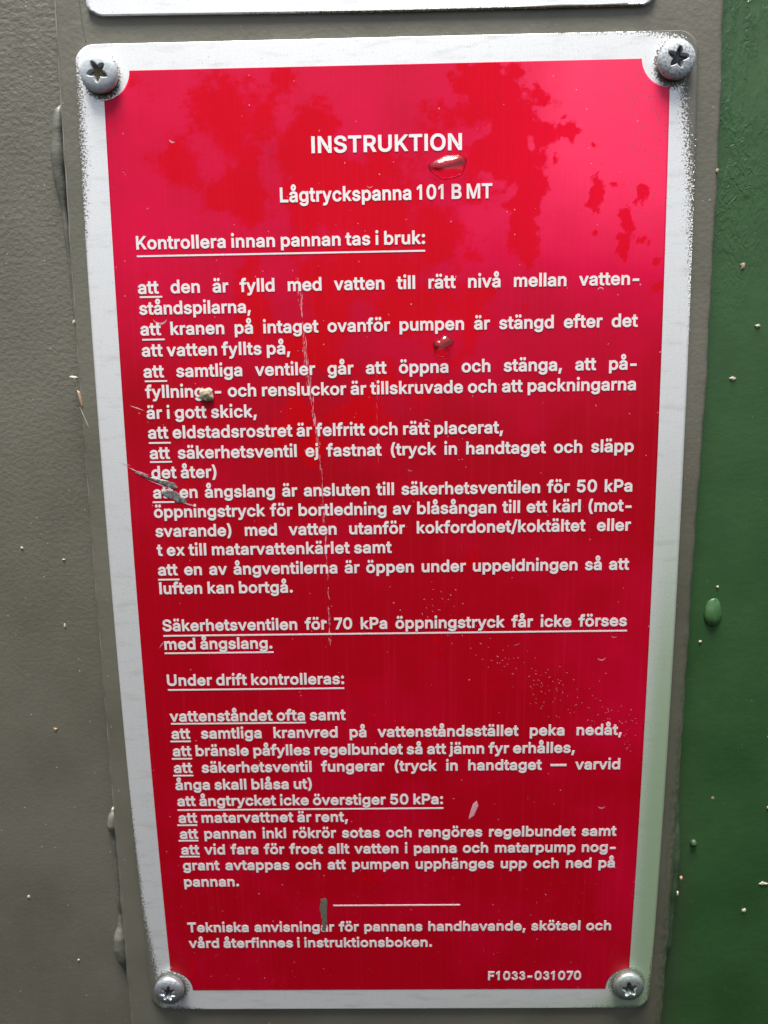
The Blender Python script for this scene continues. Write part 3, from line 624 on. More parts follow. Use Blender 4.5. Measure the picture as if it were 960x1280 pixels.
# ------------------------------------------------------------------ lettering
GLYPHS = json.loads(r'''{" ":[290,[]],"(":[412,[[101,224,107,179,116,134,128,88,143,43,160,-2,179,-46,200,-90,233,-150,374,-143,283,101,270,146,261,189,254,231,250,273,248,314,250,361,254,410,262,461,273,514,287,567,303,621,322,674,343,726,373,813,233,822,200,762,178,713,158,659,112,488,103,428,97,371,95,314,97,269]]],")":[412,[[190,-91,211,-48,230,-4,247,41,262,86,274,132,283,178,290,223,294,269,295,314,293,370,288,428,278,488,233,659,212,713,190,762,157,822,17,813,48,726,69,674,87,621,104,567,117,514,128,461,136,410,141,361,142,314,141,274,137,233,130,191,121,148,109,104,16,-143,157,-150]]],",":[290,[[69,153,16,-184,145,-184,234,150]]],"-":[619,[[479,206,479,351,96,351,96,206]]],".":[290,[[234,78,231,103,221,127,205,147,185,163,162,172,136,175,111,172,88,163,67,147,51,127,42,103,39,78,42,52,52,29,67,9,88,-7,111,-16,136,-19,162,-16,185,-7,205,9,221,29,231,52]]],"/":[378,[[126,-122,374,810,230,812,-18,-120]]],"0":[669,[[482,28,522,67,554,114,579,170,591,208,600,248,606,290,610,335,611,382,610,430,606,475,600,517,591,557,579,595,554,651,521,698,481,737,434,766,382,783,324,788,266,783,214,766,167,737,127,698,94,651,69,595,57,557,48,517,41,475,38,430,36,382,38,335,41,290,48,248,57,208,68,170,93,114,126,67,166,28,213,0,266,-17,324,-23,382,-17,435,0],[275,134,255,148,236,170,220,198,207,234,196,277,190,326,188,382,190,439,196,488,207,531,220,567,236,596,255,617,275,632,298,641,324,644,350,641,373,632,393,617,412,596,428,567,441,532,451,489,457,439,459,382,457,326,451,277,441,234,428,198,412,170,393,148,373,134,350,125,324,122,298,125]]],"1":[582,[[203,-13,361,-13,361,778,244,778,58,635,58,502,110,502,218,599]]],"3":[582,[[40,232,53,153,95,83,162,31,244,3,333,2,416,30,483,81,526,151,540,229,522,307,476,375,458,432,494,495,505,566,489,637,448,698,388,742,316,764,239,762,168,735,112,687,76,623,65,552,207,559,214,595,234,623,263,641,296,643,327,631,351,605,362,571,360,535,344,504,317,482,285,474,235,474,235,354,290,334,332,324,366,296,386,254,389,207,373,163,342,131,302,115,259,119,222,143,198,182,190,228]]],"5":[669,[[231,365,250,372,270,378,291,382,311,383,335,381,357,375,376,366,393,354,408,338,420,320,429,299,434,276,436,251,435,226,429,204,421,183,409,166,395,151,378,139,360,130,339,124,316,123,296,124,278,128,261,134,246,143,234,153,223,165,215,179,209,193,201,238,49,238,59,162,72,123,92,87,118,55,149,28,186,6,226,-10,270,-19,316,-23,366,-19,414,-7,457,13,496,40,528,73,555,111,575,155,587,202,591,252,589,290,582,327,571,361,556,393,538,422,516,449,491,472,463,492,432,507,399,519,364,526,328,528,299,526,270,522,243,514,217,503,194,490,210,478,244,633,556,633,556,778,108,778,61,352,193,337,217,356]]],"7":[562,[[108,-6,276,-13,532,613,532,778,28,778,28,617,358,624]]],":":[290,[[231,496,221,520,205,540,185,556,162,566,136,569,111,566,88,556,67,540,51,520,42,497,39,471,42,446,52,422,67,402,88,387,111,377,136,374,162,377,185,387,205,402,221,422,231,446,234,471],[234,78,231,103,221,127,205,147,185,163,162,172,136,175,111,172,88,163,67,147,51,127,42,103,39,78,42,52,52,29,67,9,88,-7,111,-16,136,-19,162,-16,185,-7,205,9,221,29,231,52]]],"B":[674,[[349,135,212,135,212,315,354,315,380,313,402,308,421,300,437,290,450,278,460,264,467,249,472,232,473,215,471,193,462,175,449,160,428,147,395,138],[618,134,628,173,632,214,629,255,620,292,605,326,586,355,563,379,538,399,510,414,482,424,484,423,484,376,484,376,507,386,529,400,550,416,568,437,583,461,595,489,601,520,603,554,600,594,590,632,574,668,551,701,521,728,486,751,444,768,397,777,346,781,52,781,52,-15,353,-15,410,-12,462,-3,507,14,545,36,577,64,602,97],[339,461,212,461,212,630,342,630,379,627,405,619,423,607,435,591,443,573,446,550,444,533,440,518,433,504,423,492,411,482,397,473,380,467,361,463]]],"F":[608,[[559,778,54,778,54,-13,210,-13,210,303,527,303,527,449,210,449,210,633,559,633]]],"H":[761,[[210,318,529,318,529,-13,685,-13,685,778,529,778,529,464,210,464,210,778,54,778,54,-13,210,-13]]],"I":[282,[[51,-13,209,-13,209,778,51,778]]],"K":[689,[[210,-13,210,245,280,319,515,-13,674,2,388,429,670,759,506,778,225,474,174,412,186,389,210,778,54,778,54,-13]]],"L":[584,[[210,778,54,778,54,-13,548,-13,548,133,210,133]]],"M":[920,[[214,424,387,-13,511,-13,721,631,688,-13,843,-13,843,778,659,778,473,297,450,148,426,297,238,778,54,778,54,-13,206,-13,173,629]]],"N":[770,[[546,251,212,778,54,778,54,-13,211,-13,211,435,177,615,262,417,535,-13,694,-13,694,778,538,778,541,173,572,143,582,187]]],"O":[784,[[708,557,692,595,672,630,650,662,624,690,596,716,565,738,532,756,497,770,460,780,421,786,382,788,342,786,303,780,266,770,231,756,198,738,167,716,139,690,113,662,91,630,71,595,55,558,42,517,33,475,27,430,26,382,27,335,33,290,42,248,55,207,71,170,91,135,113,103,139,75,167,49,198,28,231,9,266,-5,303,-15,342,-21,382,-23,421,-21,460,-15,497,-5,532,9,565,28,596,49,624,75,650,103,672,135,692,170,708,207,721,248,729,290,735,335,737,382,735,429,729,474,721,517],[382,638,418,635,451,626,482,610,510,589,534,561,555,526,570,485,579,437,583,382,579,328,570,280,555,239,534,204,510,177,482,155,451,139,418,130,382,127,345,130,312,140,280,155,252,177,228,205,208,239,193,280,183,328,180,382,183,437,193,485,208,526,228,561,253,589,280,610,312,626,345,635]]],"P":[657,[[331,633,363,631,389,626,409,618,425,607,438,594,447,579,454,560,459,539,460,516,459,493,454,472,447,453,438,437,425,424,409,413,389,405,364,400,331,398,210,398,210,633],[445,268,490,287,529,314,561,346,585,384,603,425,613,469,616,516,613,563,603,607,585,648,561,686,529,718,490,744,445,763,393,775,337,778,54,778,54,-13,210,-13,210,253,337,253,393,256]]],"R":[664,[[332,633,364,631,390,626,411,619,427,609,439,597,448,583,455,566,460,545,461,522,460,500,455,480,449,464,439,450,427,439,412,430,391,422,365,417,333,416,210,416,210,633],[210,270,338,270,334,269,485,-13,646,-2,494,302,490,301,529,325,561,355,586,392,603,432,614,476,617,522,614,569,604,613,586,654,561,690,529,721,491,746,445,764,394,775,338,778,54,778,54,-13,210,-13]]],"S":[660,[[48,498,68,450,101,409,143,377,194,351,253,331,340,306,410,282,426,274,440,264,450,254,456,245,460,233,462,218,460,200,454,185,445,170,433,157,416,145,397,135,374,128,348,123,320,122,294,123,271,127,249,133,230,142,214,153,201,165,191,180,185,197,176,246,18,246,29,167,43,125,65,87,94,53,128,25,169,3,215,-13,265,-22,320,-26,377,-22,429,-12,476,5,517,29,551,58,579,92,600,131,612,173,616,217,613,254,605,287,592,317,575,343,555,365,532,384,508,400,483,414,457,426,387,449,313,469,254,489,238,497,223,507,211,518,203,528,198,540,197,556,198,571,203,585,210,598,221,610,234,621,252,630,272,637,295,641,321,642,357,639,388,631,413,618,432,601,444,581,457,527,609,527,600,603,586,643,565,679,537,711,504,738,465,759,422,775,375,785,324,788,274,785,227,776,183,760,144,738,109,711,81,678,59,639,46,597,42,551]]],"T":[663,[[13,633,243,633,243,-13,399,-13,399,633,628,633,628,778,13,778]]],"U":[761,[[429,-21,484,-8,534,13,578,41,616,76,646,117,668,163,681,213,685,265,685,778,529,778,529,275,527,245,521,220,510,196,496,176,479,159,457,145,432,134,403,127,370,125,337,127,308,134,283,145,261,159,243,176,229,197,218,220,212,246,210,275,210,778,54,778,54,265,58,213,71,163,93,117,124,76,161,41,205,13,255,-8,310,-21,370,-25]]],"a":[578,[[257,213,336,224,380,233,405,242,379,243,362,204,360,187,356,172,349,158,339,145,326,133,310,123,292,116,270,111,243,109,226,110,210,113,197,116,186,121,178,127,171,133,167,140,164,148,163,158,165,170,168,178,172,185,179,191,190,197,202,202],[201,406,212,414,226,420,241,425,259,428,280,429,299,428,315,425,329,420,339,414,347,407,353,399,357,389,360,377,360,354,362,357,362,357,357,355,346,352,250,341,172,328,145,322,119,313,95,302,72,288,51,270,34,249,21,223,14,194,11,162,15,126,24,92,41,62,63,36,90,15,121,-3,155,-15,191,-23,228,-25,262,-23,292,-18,320,-9,344,3,365,16,382,30,397,45,409,60,408,58,363,58,363,-13,513,-13,513,354,511,393,503,428,489,459,471,485,450,506,426,523,401,539,375,551,348,560,278,570,245,568,213,562,181,553,149,538,119,521,91,502,66,478,45,450,14,388,160,347,177,381,183,390,191,398]]],"b":[628,[[361,120,340,113,315,111,290,113,269,119,250,129,234,143,220,161,209,183,200,209,195,238,193,271,195,303,200,332,208,358,220,379,233,396,249,410,268,420,289,426,315,428,340,425,362,419,381,409,397,395,410,377,422,356,430,330,435,302,437,271,435,240,430,211,421,185,410,163,396,145,380,130],[576,165,586,215,590,270,586,325,576,375,558,421,533,461,502,496,465,523,423,549,377,565,328,570,291,567,259,559,230,545,207,528,188,514,172,498,153,473,194,473,194,785,43,785,43,-13,192,-13,192,67,152,67,172,42,189,26,208,10,232,-4,260,-16,292,-22,328,-25,377,-20,423,-7,465,15,502,44,533,78,558,119]]],"c":[587,[[324,425,336,423,347,419,357,414,364,410,394,377,413,332,558,366,538,420,526,443,512,465,495,484,475,502,454,517,431,531,407,545,381,556,353,564,325,568,296,570,243,565,195,549,150,523,111,495,78,460,51,419,32,373,20,323,17,268,20,215,32,165,51,119,78,78,111,44,150,15,195,-7,243,-20,296,-25,326,-23,354,-19,382,-12,408,-3,433,9,456,23,478,39,497,57,514,77,528,98,540,122,560,176,416,210,389,152,383,145,376,137,367,131,358,125,348,120,337,116,325,113,311,111,297,111,269,113,246,120,227,131,210,145,196,164,185,186,176,212,171,239,170,268,171,298,176,326,185,352,196,374,210,393,227,408,246,419,269,425,297,428,311,427]]],"d":[628,[[338,119,317,113,292,111,267,113,245,120,227,130,210,145,196,163,185,185,177,211,171,240,170,271,171,302,177,330,185,356,196,377,210,395,226,409,244,419,266,425,292,428,318,426,339,420,358,410,374,396,387,379,398,358,407,332,412,304,413,271,412,238,406,209,398,183,387,161,373,143,357,129],[455,67,415,67,415,-13,563,-13,563,785,412,785,412,473,454,473,435,498,419,514,399,528,376,545,348,559,315,567,279,570,230,565,184,549,142,523,105,496,74,461,49,421,31,375,20,325,17,270,20,215,31,165,49,119,74,78,105,44,142,15,184,-7,230,-20,279,-25,315,-22,347,-16,375,-4,398,10,418,25,435,42]]],"e":[599,[[357,412,372,399,385,384,396,365,404,342,404,343,172,343,171,323,176,344,185,364,196,383,210,398,227,411,246,420,268,426,293,428,318,426,339,421],[293,570,240,565,192,548,147,522,108,493,76,458,50,417,31,371,20,321,17,267,20,214,32,164,51,119,77,78,110,44,150,15,196,-7,247,-20,303,-25,343,-22,380,-16,416,-4,448,11,477,30,502,51,524,75,540,102,564,161,418,194,401,157,394,146,385,137,375,129,364,123,352,117,337,113,321,111,304,110,277,112,253,118,232,127,214,139,199,154,187,173,177,197,171,224,172,215,562,215,562,278,560,323,553,366,540,404,524,438,503,468,479,494,451,515,422,533,391,550,359,561,326,568]]],"f":[385,[[-23,424,83,424,83,-13,234,-13,234,424,358,424,358,561,234,561,234,589,236,612,240,626,244,635,250,641,261,645,278,647,301,644,347,629,387,794,323,816,268,822,238,819,208,812,180,799,153,781,130,757,110,728,95,694,86,655,83,614,83,561,-23,561]]],"g":[629,[[171,305,177,332,185,357,196,378,210,395,226,409,245,419,267,425,293,428,318,426,340,420,358,410,374,396,388,380,399,359,407,334,413,306,414,275,413,243,407,215,399,192,388,172,375,156,359,144,340,135,319,130,293,128,267,130,245,135,226,145,210,157,196,174,185,194,177,217,171,245,170,275],[17,273,20,219,31,170,50,126,76,87,107,55,144,29,186,10,231,-2,278,-6,314,-4,346,2,374,13,398,25,417,39,434,55,454,80,413,80,413,13,409,-22,399,-45,383,-63,360,-76,331,-85,295,-88,270,-87,250,-83,233,-77,219,-70,207,-62,197,-53,153,2,28,-68,58,-118,75,-141,96,-162,121,-181,149,-197,181,-211,216,-220,254,-226,296,-228,342,-225,386,-218,427,-205,466,-186,499,-160,527,-127,548,-88,560,-43,564,5,564,561,415,561,415,473,456,473,436,498,420,514,400,529,377,546,348,559,316,567,280,570,231,565,185,549,143,523,106,496,75,462,50,422,31,377,20,327]]],"h":[608,[[262,421,280,425,299,427,328,424,349,416,366,403,379,386,388,362,391,330,391,-13,542,-13,542,340,540,383,531,423,516,459,495,490,468,515,437,538,403,556,365,566,325,570,280,565,237,550,199,525,164,496,137,457,166,451,194,785,43,785,43,-13,194,-13,194,320,196,344,201,364,209,381,219,395,231,406,245,415]]],"i":[260,[[162,834,141,843,120,846,98,843,78,834,60,818,46,797,38,773,35,747,38,721,46,697,60,676,78,661,98,651,120,648,141,651,162,661,179,676,193,697,202,721,205,747,202,773,193,797,179,818],[43,561,43,-13,194,-13,194,561]]],"j":[260,[[193,697,201,721,204,747,201,773,193,797,179,818,161,834,141,843,119,846,97,843,77,834,60,818,46,797,37,773,34,747,37,721,46,697,60,676,77,661,97,651,119,648,141,651,161,661,179,676],[38,-55,33,-63,27,-67,18,-71,1,-73,-46,-73,-46,-218,42,-214,77,-207,108,-194,135,-175,157,-152,174,-124,186,-93,193,-59,194,-25,194,561,43,561,43,-21,42,-41]]],"k":[566,[[330,305,543,537,393,561,159,330,194,330,194,785,43,785,43,-13,194,-13,194,192,217,212,405,-13,563,4]]],"l":[267,[[44,-13,202,-13,202,785,44,785]]],"m":[893,[[676,355,676,-13,828,-13,828,359,825,399,816,437,801,470,780,498,755,522,726,544,693,560,660,570,624,573,592,570,561,563,531,550,504,533,479,515,458,495,439,471,455,456,479,455,459,490,433,520,399,549,358,567,314,573,286,571,259,564,233,552,208,536,185,518,165,498,147,474,164,446,192,561,43,561,43,-13,194,-13,194,334,196,357,201,374,208,389,217,401,228,411,240,418,255,424,269,427,285,429,307,426,325,420,340,411,351,398,357,383,360,363,360,-13,511,-13,511,347,512,364,516,378,522,391,530,402,539,411,551,418,564,424,580,427,598,429,620,427,639,421,655,412,666,400,673,382]]],"n":[608,[[262,421,280,425,299,427,328,424,349,416,366,403,379,386,388,362,391,330,391,-13,542,-13,542,340,540,383,531,423,515,459,494,490,468,515,437,538,402,556,365,566,325,570,280,565,237,550,199,525,164,496,137,457,163,446,191,561,43,561,43,-13,194,-13,194,320,196,344,201,364,209,381,219,395,231,406,245,415]]],"o":[615,[[398,164,384,145,367,131,347,120,324,113,296,111,269,113,246,120,227,131,210,145,196,164,185,186,176,212,171,239,170,268,171,298,176,326,185,352,196,374,210,393,227,408,246,419,269,425,296,428,324,425,347,419,367,408,383,393,398,374,409,352,417,326,422,298,424,268,422,239,417,212,409,186],[483,44,516,78,542,119,562,165,573,215,577,268,573,323,562,373,542,419,516,460,483,495,444,523,399,549,349,565,296,570,243,565,195,549,150,523,111,495,78,460,51,419,32,373,20,323,17,268,20,215,32,165,51,119,78,78,111,44,150,15,195,-7,243,-20,296,-25,349,-20,399,-7,444,15]]],"p":[628,[[361,120,340,113,315,111,290,113,269,119,250,129,234,143,220,161,209,183,200,209,195,238,193,271,195,303,200,332,208,358,220,379,233,396,249,410,268,420,289,426,315,428,340,425,362,419,381,409,397,395,410,377,422,356,430,330,435,302,437,271,435,240,430,211,421,185,410,163,396,145,380,130],[232,-4,260,-16,292,-22,328,-25,377,-20,423,-7,465,15,502,44,533,78,558,119,576,165,586,215,590,270,586,325,576,375,558,421,533,461,502,496,465,523,423,549,377,565,328,570,291,567,259,559,230,545,207,528,188,514,171,498,152,473,192,473,192,561,43,561,43,-217,194,-217,194,67,152,67,172,42,189,25,209,10]]],"r":[392,[[242,411,258,417,276,421,296,422,325,421,380,413,380,567,304,571,267,567,232,554,200,534,172,511,150,486,145,475,192,475,192,561,43,561,43,-13,194,-13,194,333,196,352,200,367,207,381,217,393,228,403]]],"s":[544,[[151,542,119,523,91,502,67,477,49,449,38,417,35,383,40,343,55,306,80,275,114,250,156,230,205,216,295,196,316,191,331,184,341,178,346,171,350,165,351,157,349,146,343,137,331,126,312,117,289,112,259,109,233,111,212,116,195,124,183,135,173,149,155,195,11,167,29,106,44,76,64,50,89,28,117,9,149,-6,183,-16,221,-23,260,-25,304,-22,346,-14,384,-1,419,17,448,39,473,64,491,94,502,126,505,161,501,201,486,237,461,268,427,293,385,312,336,326,253,344,228,351,210,358,198,365,192,372,189,378,187,387,189,398,195,406,206,416,222,424,243,429,268,431,294,429,312,424,326,416,337,404,346,392,364,353,505,383,484,440,470,465,452,489,430,510,405,528,375,546,342,560,306,567,267,570,226,567,188,558]]],"t":[347,[[191,-14,240,-19,278,-17,343,-3,313,124,261,117,244,115,229,116,221,119,219,121,216,125,213,134,212,150,212,424,323,424,323,561,212,561,212,720,61,720,61,561,-23,561,-23,424,61,424,61,141,66,98,82,58,109,26,146,1]]],"u":[608,[[287,116,258,119,237,127,219,139,206,157,198,180,194,212,194,561,43,561,43,203,46,160,55,119,70,84,91,53,118,27,149,6,183,-9,221,-17,261,-20,305,-16,347,-4,386,17,420,46,448,85,423,98,394,-13,542,-13,542,561,391,561,391,223,389,199,384,179,377,162,367,148,355,137,340,128,324,121,306,117]]],"v":[578,[[279,118,298,143,266,235,143,561,-12,553,210,-13,346,-13,568,553,413,561,290,235]]],"x":[563,[[303,117,393,-13,544,2,359,274,536,543,385,561,306,441,273,367,238,441,160,561,8,543,183,278,-3,2,148,-13,239,117,270,186]]],"y":[578,[[131,-220,159,-218,187,-213,212,-204,236,-191,258,-174,277,-154,294,-131,309,-105,321,-76,568,553,414,561,290,235,259,143,278,118,298,143,266,235,143,561,-12,553,198,17,177,-41,170,-55,163,-65,156,-71,149,-74,142,-76,133,-77,122,-77,64,-67,29,-202,87,-217]]],"ä":[578,[[257,213,336,224,380,233,405,242,379,243,362,204,360,187,356,172,349,158,339,145,326,133,310,123,292,116,270,111,243,109,226,110,210,113,197,116,186,121,178,127,171,133,167,140,164,148,163,158,165,170,168,178,172,185,179,191,190,197,202,202],[201,406,212,414,226,420,241,425,259,428,280,429,299,428,315,425,329,420,339,414,347,407,353,399,357,389,360,377,360,354,362,357,362,357,357,355,346,352,250,341,172,328,145,322,119,313,95,302,72,288,51,270,34,249,21,223,14,194,11,162,15,126,24,92,41,62,63,36,90,15,121,-3,155,-15,191,-23,228,-25,262,-23,292,-18,320,-9,344,3,365,16,382,30,397,45,409,60,408,58,363,58,363,-13,513,-13,513,354,511,393,503,428,489,459,471,485,450,506,426,523,401,539,375,551,348,560,278,570,245,568,213,562,181,553,149,538,119,521,91,502,66,478,45,450,14,388,160,347,177,381,183,390,191,398],[431,677,444,697,452,721,455,747,452,773,444,796,431,817,414,833,395,843,373,846,352,843,332,833,315,817,302,797,294,773,291,747,294,721,302,697,315,677,332,661,352,651,373,648,395,651,414,661],[88,773,86,747,88,721,97,697,110,677,127,661,147,651,168,648,189,651,209,661,226,677,239,697,247,721,250,747,247,773,239,796,226,817,209,833,189,843,168,846,147,843,127,833,110,817,97,797]]],"å":[578,[[257,213,336,224,380,233,405,242,379,243,362,204,360,187,356,172,349,158,339,145,326,133,310,123,292,116,270,111,243,109,226,110,210,113,197,116,186,121,178,127,171,133,167,140,164,148,163,158,165,170,168,178,172,185,179,191,190,197,202,202],[201,406,212,414,226,420,241,425,259,428,280,429,299,428,315,425,329,420,339,414,347,407,353,399,357,389,360,377,360,354,362,357,362,357,357,355,346,352,250,341,172,328,145,322,119,313,95,302,72,288,51,270,34,249,21,223,14,194,11,162,15,126,24,92,41,62,63,36,90,15,121,-3,155,-15,191,-23,228,-25,262,-23,292,-18,320,-9,344,3,365,16,382,30,397,45,409,60,408,58,363,58,363,-13,513,-13,513,354,511,393,503,428,489,459,471,485,450,506,426,523,401,539,375,551,348,560,278,570,245,568,213,562,181,553,149,538,119,521,91,502,66,478,45,450,14,388,160,347,177,381,183,390,191,398],[346,911,322,924,297,932,270,934,244,932,218,924,195,911,173,893,155,872,140,847,128,820,121,790,119,758,121,726,128,696,140,669,155,644,173,623,195,605,218,592,244,584,270,581,297,584,322,592,346,605,367,623,386,644,401,669,412,696,419,726,422,758,419,790,412,820,401,847,385,872,367,893],[253,720,245,727,239,736,236,746,234,758,236,770,239,780,245,789,253,797,261,801,270,802,280,801,289,796,296,789,302,780,306,770,307,758,306,747,302,737,296,727,289,720,280,716,270,714,261,716]]],"ö":[615,[[398,164,384,145,367,131,347,120,324,113,296,111,269,113,246,120,227,131,210,145,196,164,185,186,176,212,171,239,170,268,171,298,176,326,185,352,196,374,210,393,227,408,246,419,269,425,296,428,324,425,347,419,367,408,383,393,398,374,409,352,417,326,422,298,424,268,422,239,417,212,409,186],[296,570,243,565,195,549,150,523,111,495,78,460,51,419,32,373,20,323,17,268,20,215,32,165,51,119,78,78,111,44,150,15,195,-7,243,-20,296,-25,349,-20,399,-7,444,15,483,44,516,78,542,119,562,165,573,215,577,268,573,323,562,373,542,419,516,460,483,495,444,523,399,549,349,565],[317,747,320,721,328,697,341,677,358,661,378,651,399,648,420,651,440,661,457,677,470,697,478,721,481,747,478,773,470,796,457,817,440,833,420,843,399,846,378,843,358,833,341,817,328,797,320,773],[252,817,235,833,215,843,194,846,172,843,153,833,136,817,122,797,114,773,111,747,114,721,122,697,136,677,153,661,172,651,194,648,215,651,235,661,252,677,265,697,273,721,275,747,273,773,265,796]]],"—":[1021,[[1031,256,1031,401,-32,401,-32,256]]]}''')
H_TXT0, H_TXT1 = .02, .10
def advance(s, em, sx, tr, sp):
    return sum(sp if c == ' ' else GLYPHS[c][0] * em * sx / 1000 + tr for c in s)
def ink(c):
    xs = [q for poly in GLYPHS[c][1] for q in poly[0::2]]
    return min(xs), max(xs)
def text_mesh(name, s, u0, u1, v, em, sx, parent, justify, tr0=0.0, sp0=None):
    sp = (sp0 or .235) * em * sx
    l0 = ink(s[0])[0] * em * sx / 1000
    r0 = (GLYPHS[s[-1]][0] - ink(s[-1])[1]) * em * sx / 1000
    want = u1 - u0 + l0 + r0
    tr = tr0
    if justify:
        nsp = s.count(' ')
        sp = (want + tr - advance(s, em, sx, tr, 0)) / nsp
    else:
        nch = len([c for c in s if c != ' '])
        tr = (want - advance(s, em, sx, 0, sp)) / (nch - 1)
    cus = []
    for q in range(2):
        cu = bpy.data.curves.new(name, 'CURVE'); cu.dimensions = '2D'; cu.fill_mode = 'BOTH'
        cu.extrude = (H_TXT1 - H_TXT0) / 2 + .004 * q
        cus.append(cu)
    x = u0 - l0; idx = 0
    for c in s:
        if c == ' ':
            x += sp; continue
        for poly in GLYPHS[c][1]:
            n = len(poly) // 2
            spl = cus[idx % 2].splines.new('POLY'); spl.points.add(n - 1); spl.use_cyclic_u = True
            co = np.ones((n, 4)); co[:, 2] = 0
            co[:, 0] = x + np.array(poly[0::2]) * em * sx / 1000
            co[:, 1] = v + np.array(poly[1::2]) * em / 1000
            spl.points.foreach_set('co', co.ravel())
        x += GLYPHS[c][0] * em * sx / 1000 + tr; idx += 1
    allco, faces, base = [], [], 0
    for cu in cus:
        tmp = bpy.data.objects.new('tmp', cu); COL.objects.link(tmp)
        dg = bpy.context.evaluated_depsgraph_get(); dg.update()
        me = bpy.data.meshes.new_from_object(tmp.evaluated_get(dg))
        bpy.data.objects.remove(tmp); bpy.data.curves.remove(cu)
        co = np.zeros(len(me.vertices) * 3); me.vertices.foreach_get('co', co); co = co.reshape(-1, 3)
        co[:, 2] += (H_TXT0 + H_TXT1) / 2
        faces += [tuple(base + i for i in p.vertices) for p in me.polygons]
        base += len(co); allco.append(co)
        bpy.data.meshes.remove(me)
    co = np.vstack(allco)
    return link(name, co, faces, M_LETTER, parent, False)
def bar(name, u0, u1, v, t, parent, h1=.09):
    k = max(2, int((u1 - u0) / 6)); pts = []
    for i in range(k + 1):
        x = u0 + (u1 - u0) * i / k
        pts += [(x, v - t / 2, .02), (x, v - t / 2, h1), (x, v + t / 2, h1), (x, v + t / 2, .02)]
    f = []
    for i in range(k):
        for j in range(4): f.append((4 * i + j, 4 * i + (j + 1) % 4, 4 * i + 4 + (j + 1) % 4, 4 * i + 4 + j))
    f += [(3, 2, 1, 0), (4 * k, 4 * k + 1, 4 * k + 2, 4 * k + 3)]
    f = [q[::-1] for q in f]
    return link(name, pts, f, M_LETTER, parent, False)

LM, RM = -54.5, 54.6
# (kind, text, left, right or None when justified, baseline, underline (left, right, drop) or None)
ATT = lambda d: (-54.7, -49.7, d)
LINES = [
 ('heading', 'INSTRUKTION', -15.97, 16.19, 94.7, None),
 ('subheading', 'Lågtryckspanna 101 B MT', -23.05, 22.67, 84.73, None),
 ('text_line', 'Kontrollera innan pannan tas i bruk:', -54.8, 8.16, 75.5, (-54.8, 8.15, 1.45)),
 ('text_line', 'att den är fylld med vatten till rätt nivå mellan vatten-', -55.0, None, 66.1, ATT(.72)),
 ('text_line', 'ståndspilarna,', -55.0, -30.3, 61.62, None),
 ('text_line', 'att kranen på intaget ovanför pumpen är stängd efter det', -55.0, None, 57.15, ATT(.95)),
 ('text_line', 'att vatten fyllts på,', -54.97, -21.91, 52.55, None),
 ('text_line', 'att samtliga ventiler går att öppna och stänga, att på-', -54.9, None, 47.93, ATT(.82)),
 ('text_line', 'fyllnings- och rensluckor är tillskruvade och att packningarna', -54.78, None, 43.42, None),
 ('text_line', 'är i gott skick,', -54.78, -29.94, 38.78, None),
 ('text_line', 'att eldstadsrostret är felfritt och rätt placerat,', -54.75, 25.28, 34.32, ATT(1.0)),
 ('text_line', 'att säkerhetsventil ej fastnat (tryck in handtaget och släpp', -54.66, None, 29.7, ATT(.7)),
 ('text_line', 'det åter)', -54.56, -39.7, 25.25, None),
 ('text_line', 'att en ångslang är ansluten till säkerhetsventilen för 50 kPa', -54.5, None, 20.67, ATT(.93)),
 ('text_line', 'öppningstryck för bortledning av blåsångan till ett kärl (mot-', -54.59, None, 16.15, None),
 ('text_line', 'svarande) med vatten utanför kokfordonet/koktältet eller', -54.57, None, 11.64, None),
 ('text_line', 't ex till matarvattenkärlet samt', -54.54, -.07, 7.15, None),
 ('text_line', 'att en av ångventilerna är öppen under uppeldningen så att', -54.6, None, 2.45, ATT(1.05)),
 ('text_line', 'luften kan bortgå.', -54.58, -23.34, -2.06, None),
 ('text_line', 'Säkerhetsventilen för 70 kPa öppningstryck får icke förses', -54.5, None, -11.19, (-54.44, 54.71, 1.18)),
 ('text_line', 'med ångslang.', -54.36, -28.71, -15.78, (-54.43, -28.5, .95)),
 ('text_line', 'Under drift kontrolleras:', -54.38, -11.94, -24.95, (-54.33, -11.95, 1.1)),
 ('text_line', 'vattenståndet ofta samt', -54.4, -11.81, -34.23, (-54.2, -21.5, .62)),
 ('text_line', 'att samtliga kranvred på vattenståndsstället peka nedåt,', -54.34, None, -38.78, ATT(.72)),
 ('text_line', 'att bränsle påfylles regelbundet så att jämn fyr erhålles,', -54.36, 43.49, -43.4, ATT(.75)),
 ('text_line', 'att säkerhetsventil fungerar (tryck in handtaget — varvid', -54.43, None, -47.89, ATT(.8)),
 ('text_line', 'ånga skall blåsa ut)', -54.38, -20.66, -52.54, None),
 ('text_line', 'att ångtrycket icke överstiger 50 kPa:', -54.25, 11.56, -57.0, (-54.35, 11.69, 1.17)),
 ('text_line', 'att matarvattnet är rent,', -54.26, -12.03, -61.69, ATT(.72)),
 ('text_line', 'att pannan inkl rökrör sotas och rengöres regelbundet samt', -54.29, None, -66.19, ATT(.6)),
 ('text_line', 'att vid fara för frost allt vatten i panna och matarpump nog-', -54.29, None, -70.72, ATT(.65)),
 ('text_line', 'grant avtappas och att pumpen upphänges upp och ned på', -54.2, None, -75.26, None),
 ('text_line', 'pannan.', -54.25, -40.27, -80.05, None),
 ('text_line', 'Tekniska anvisningar för pannans handhavande, skötsel och', -54.43, None, -93.77, None),
 ('text_line', 'vård återfinnes i instruktionsboken.', -54.45, 8.71, -98.62, None),
 ('serial_number', 'F1033-031070', 23.36, 47.59, -109.2, None),
]
EM, SX = 3.62, 1.015
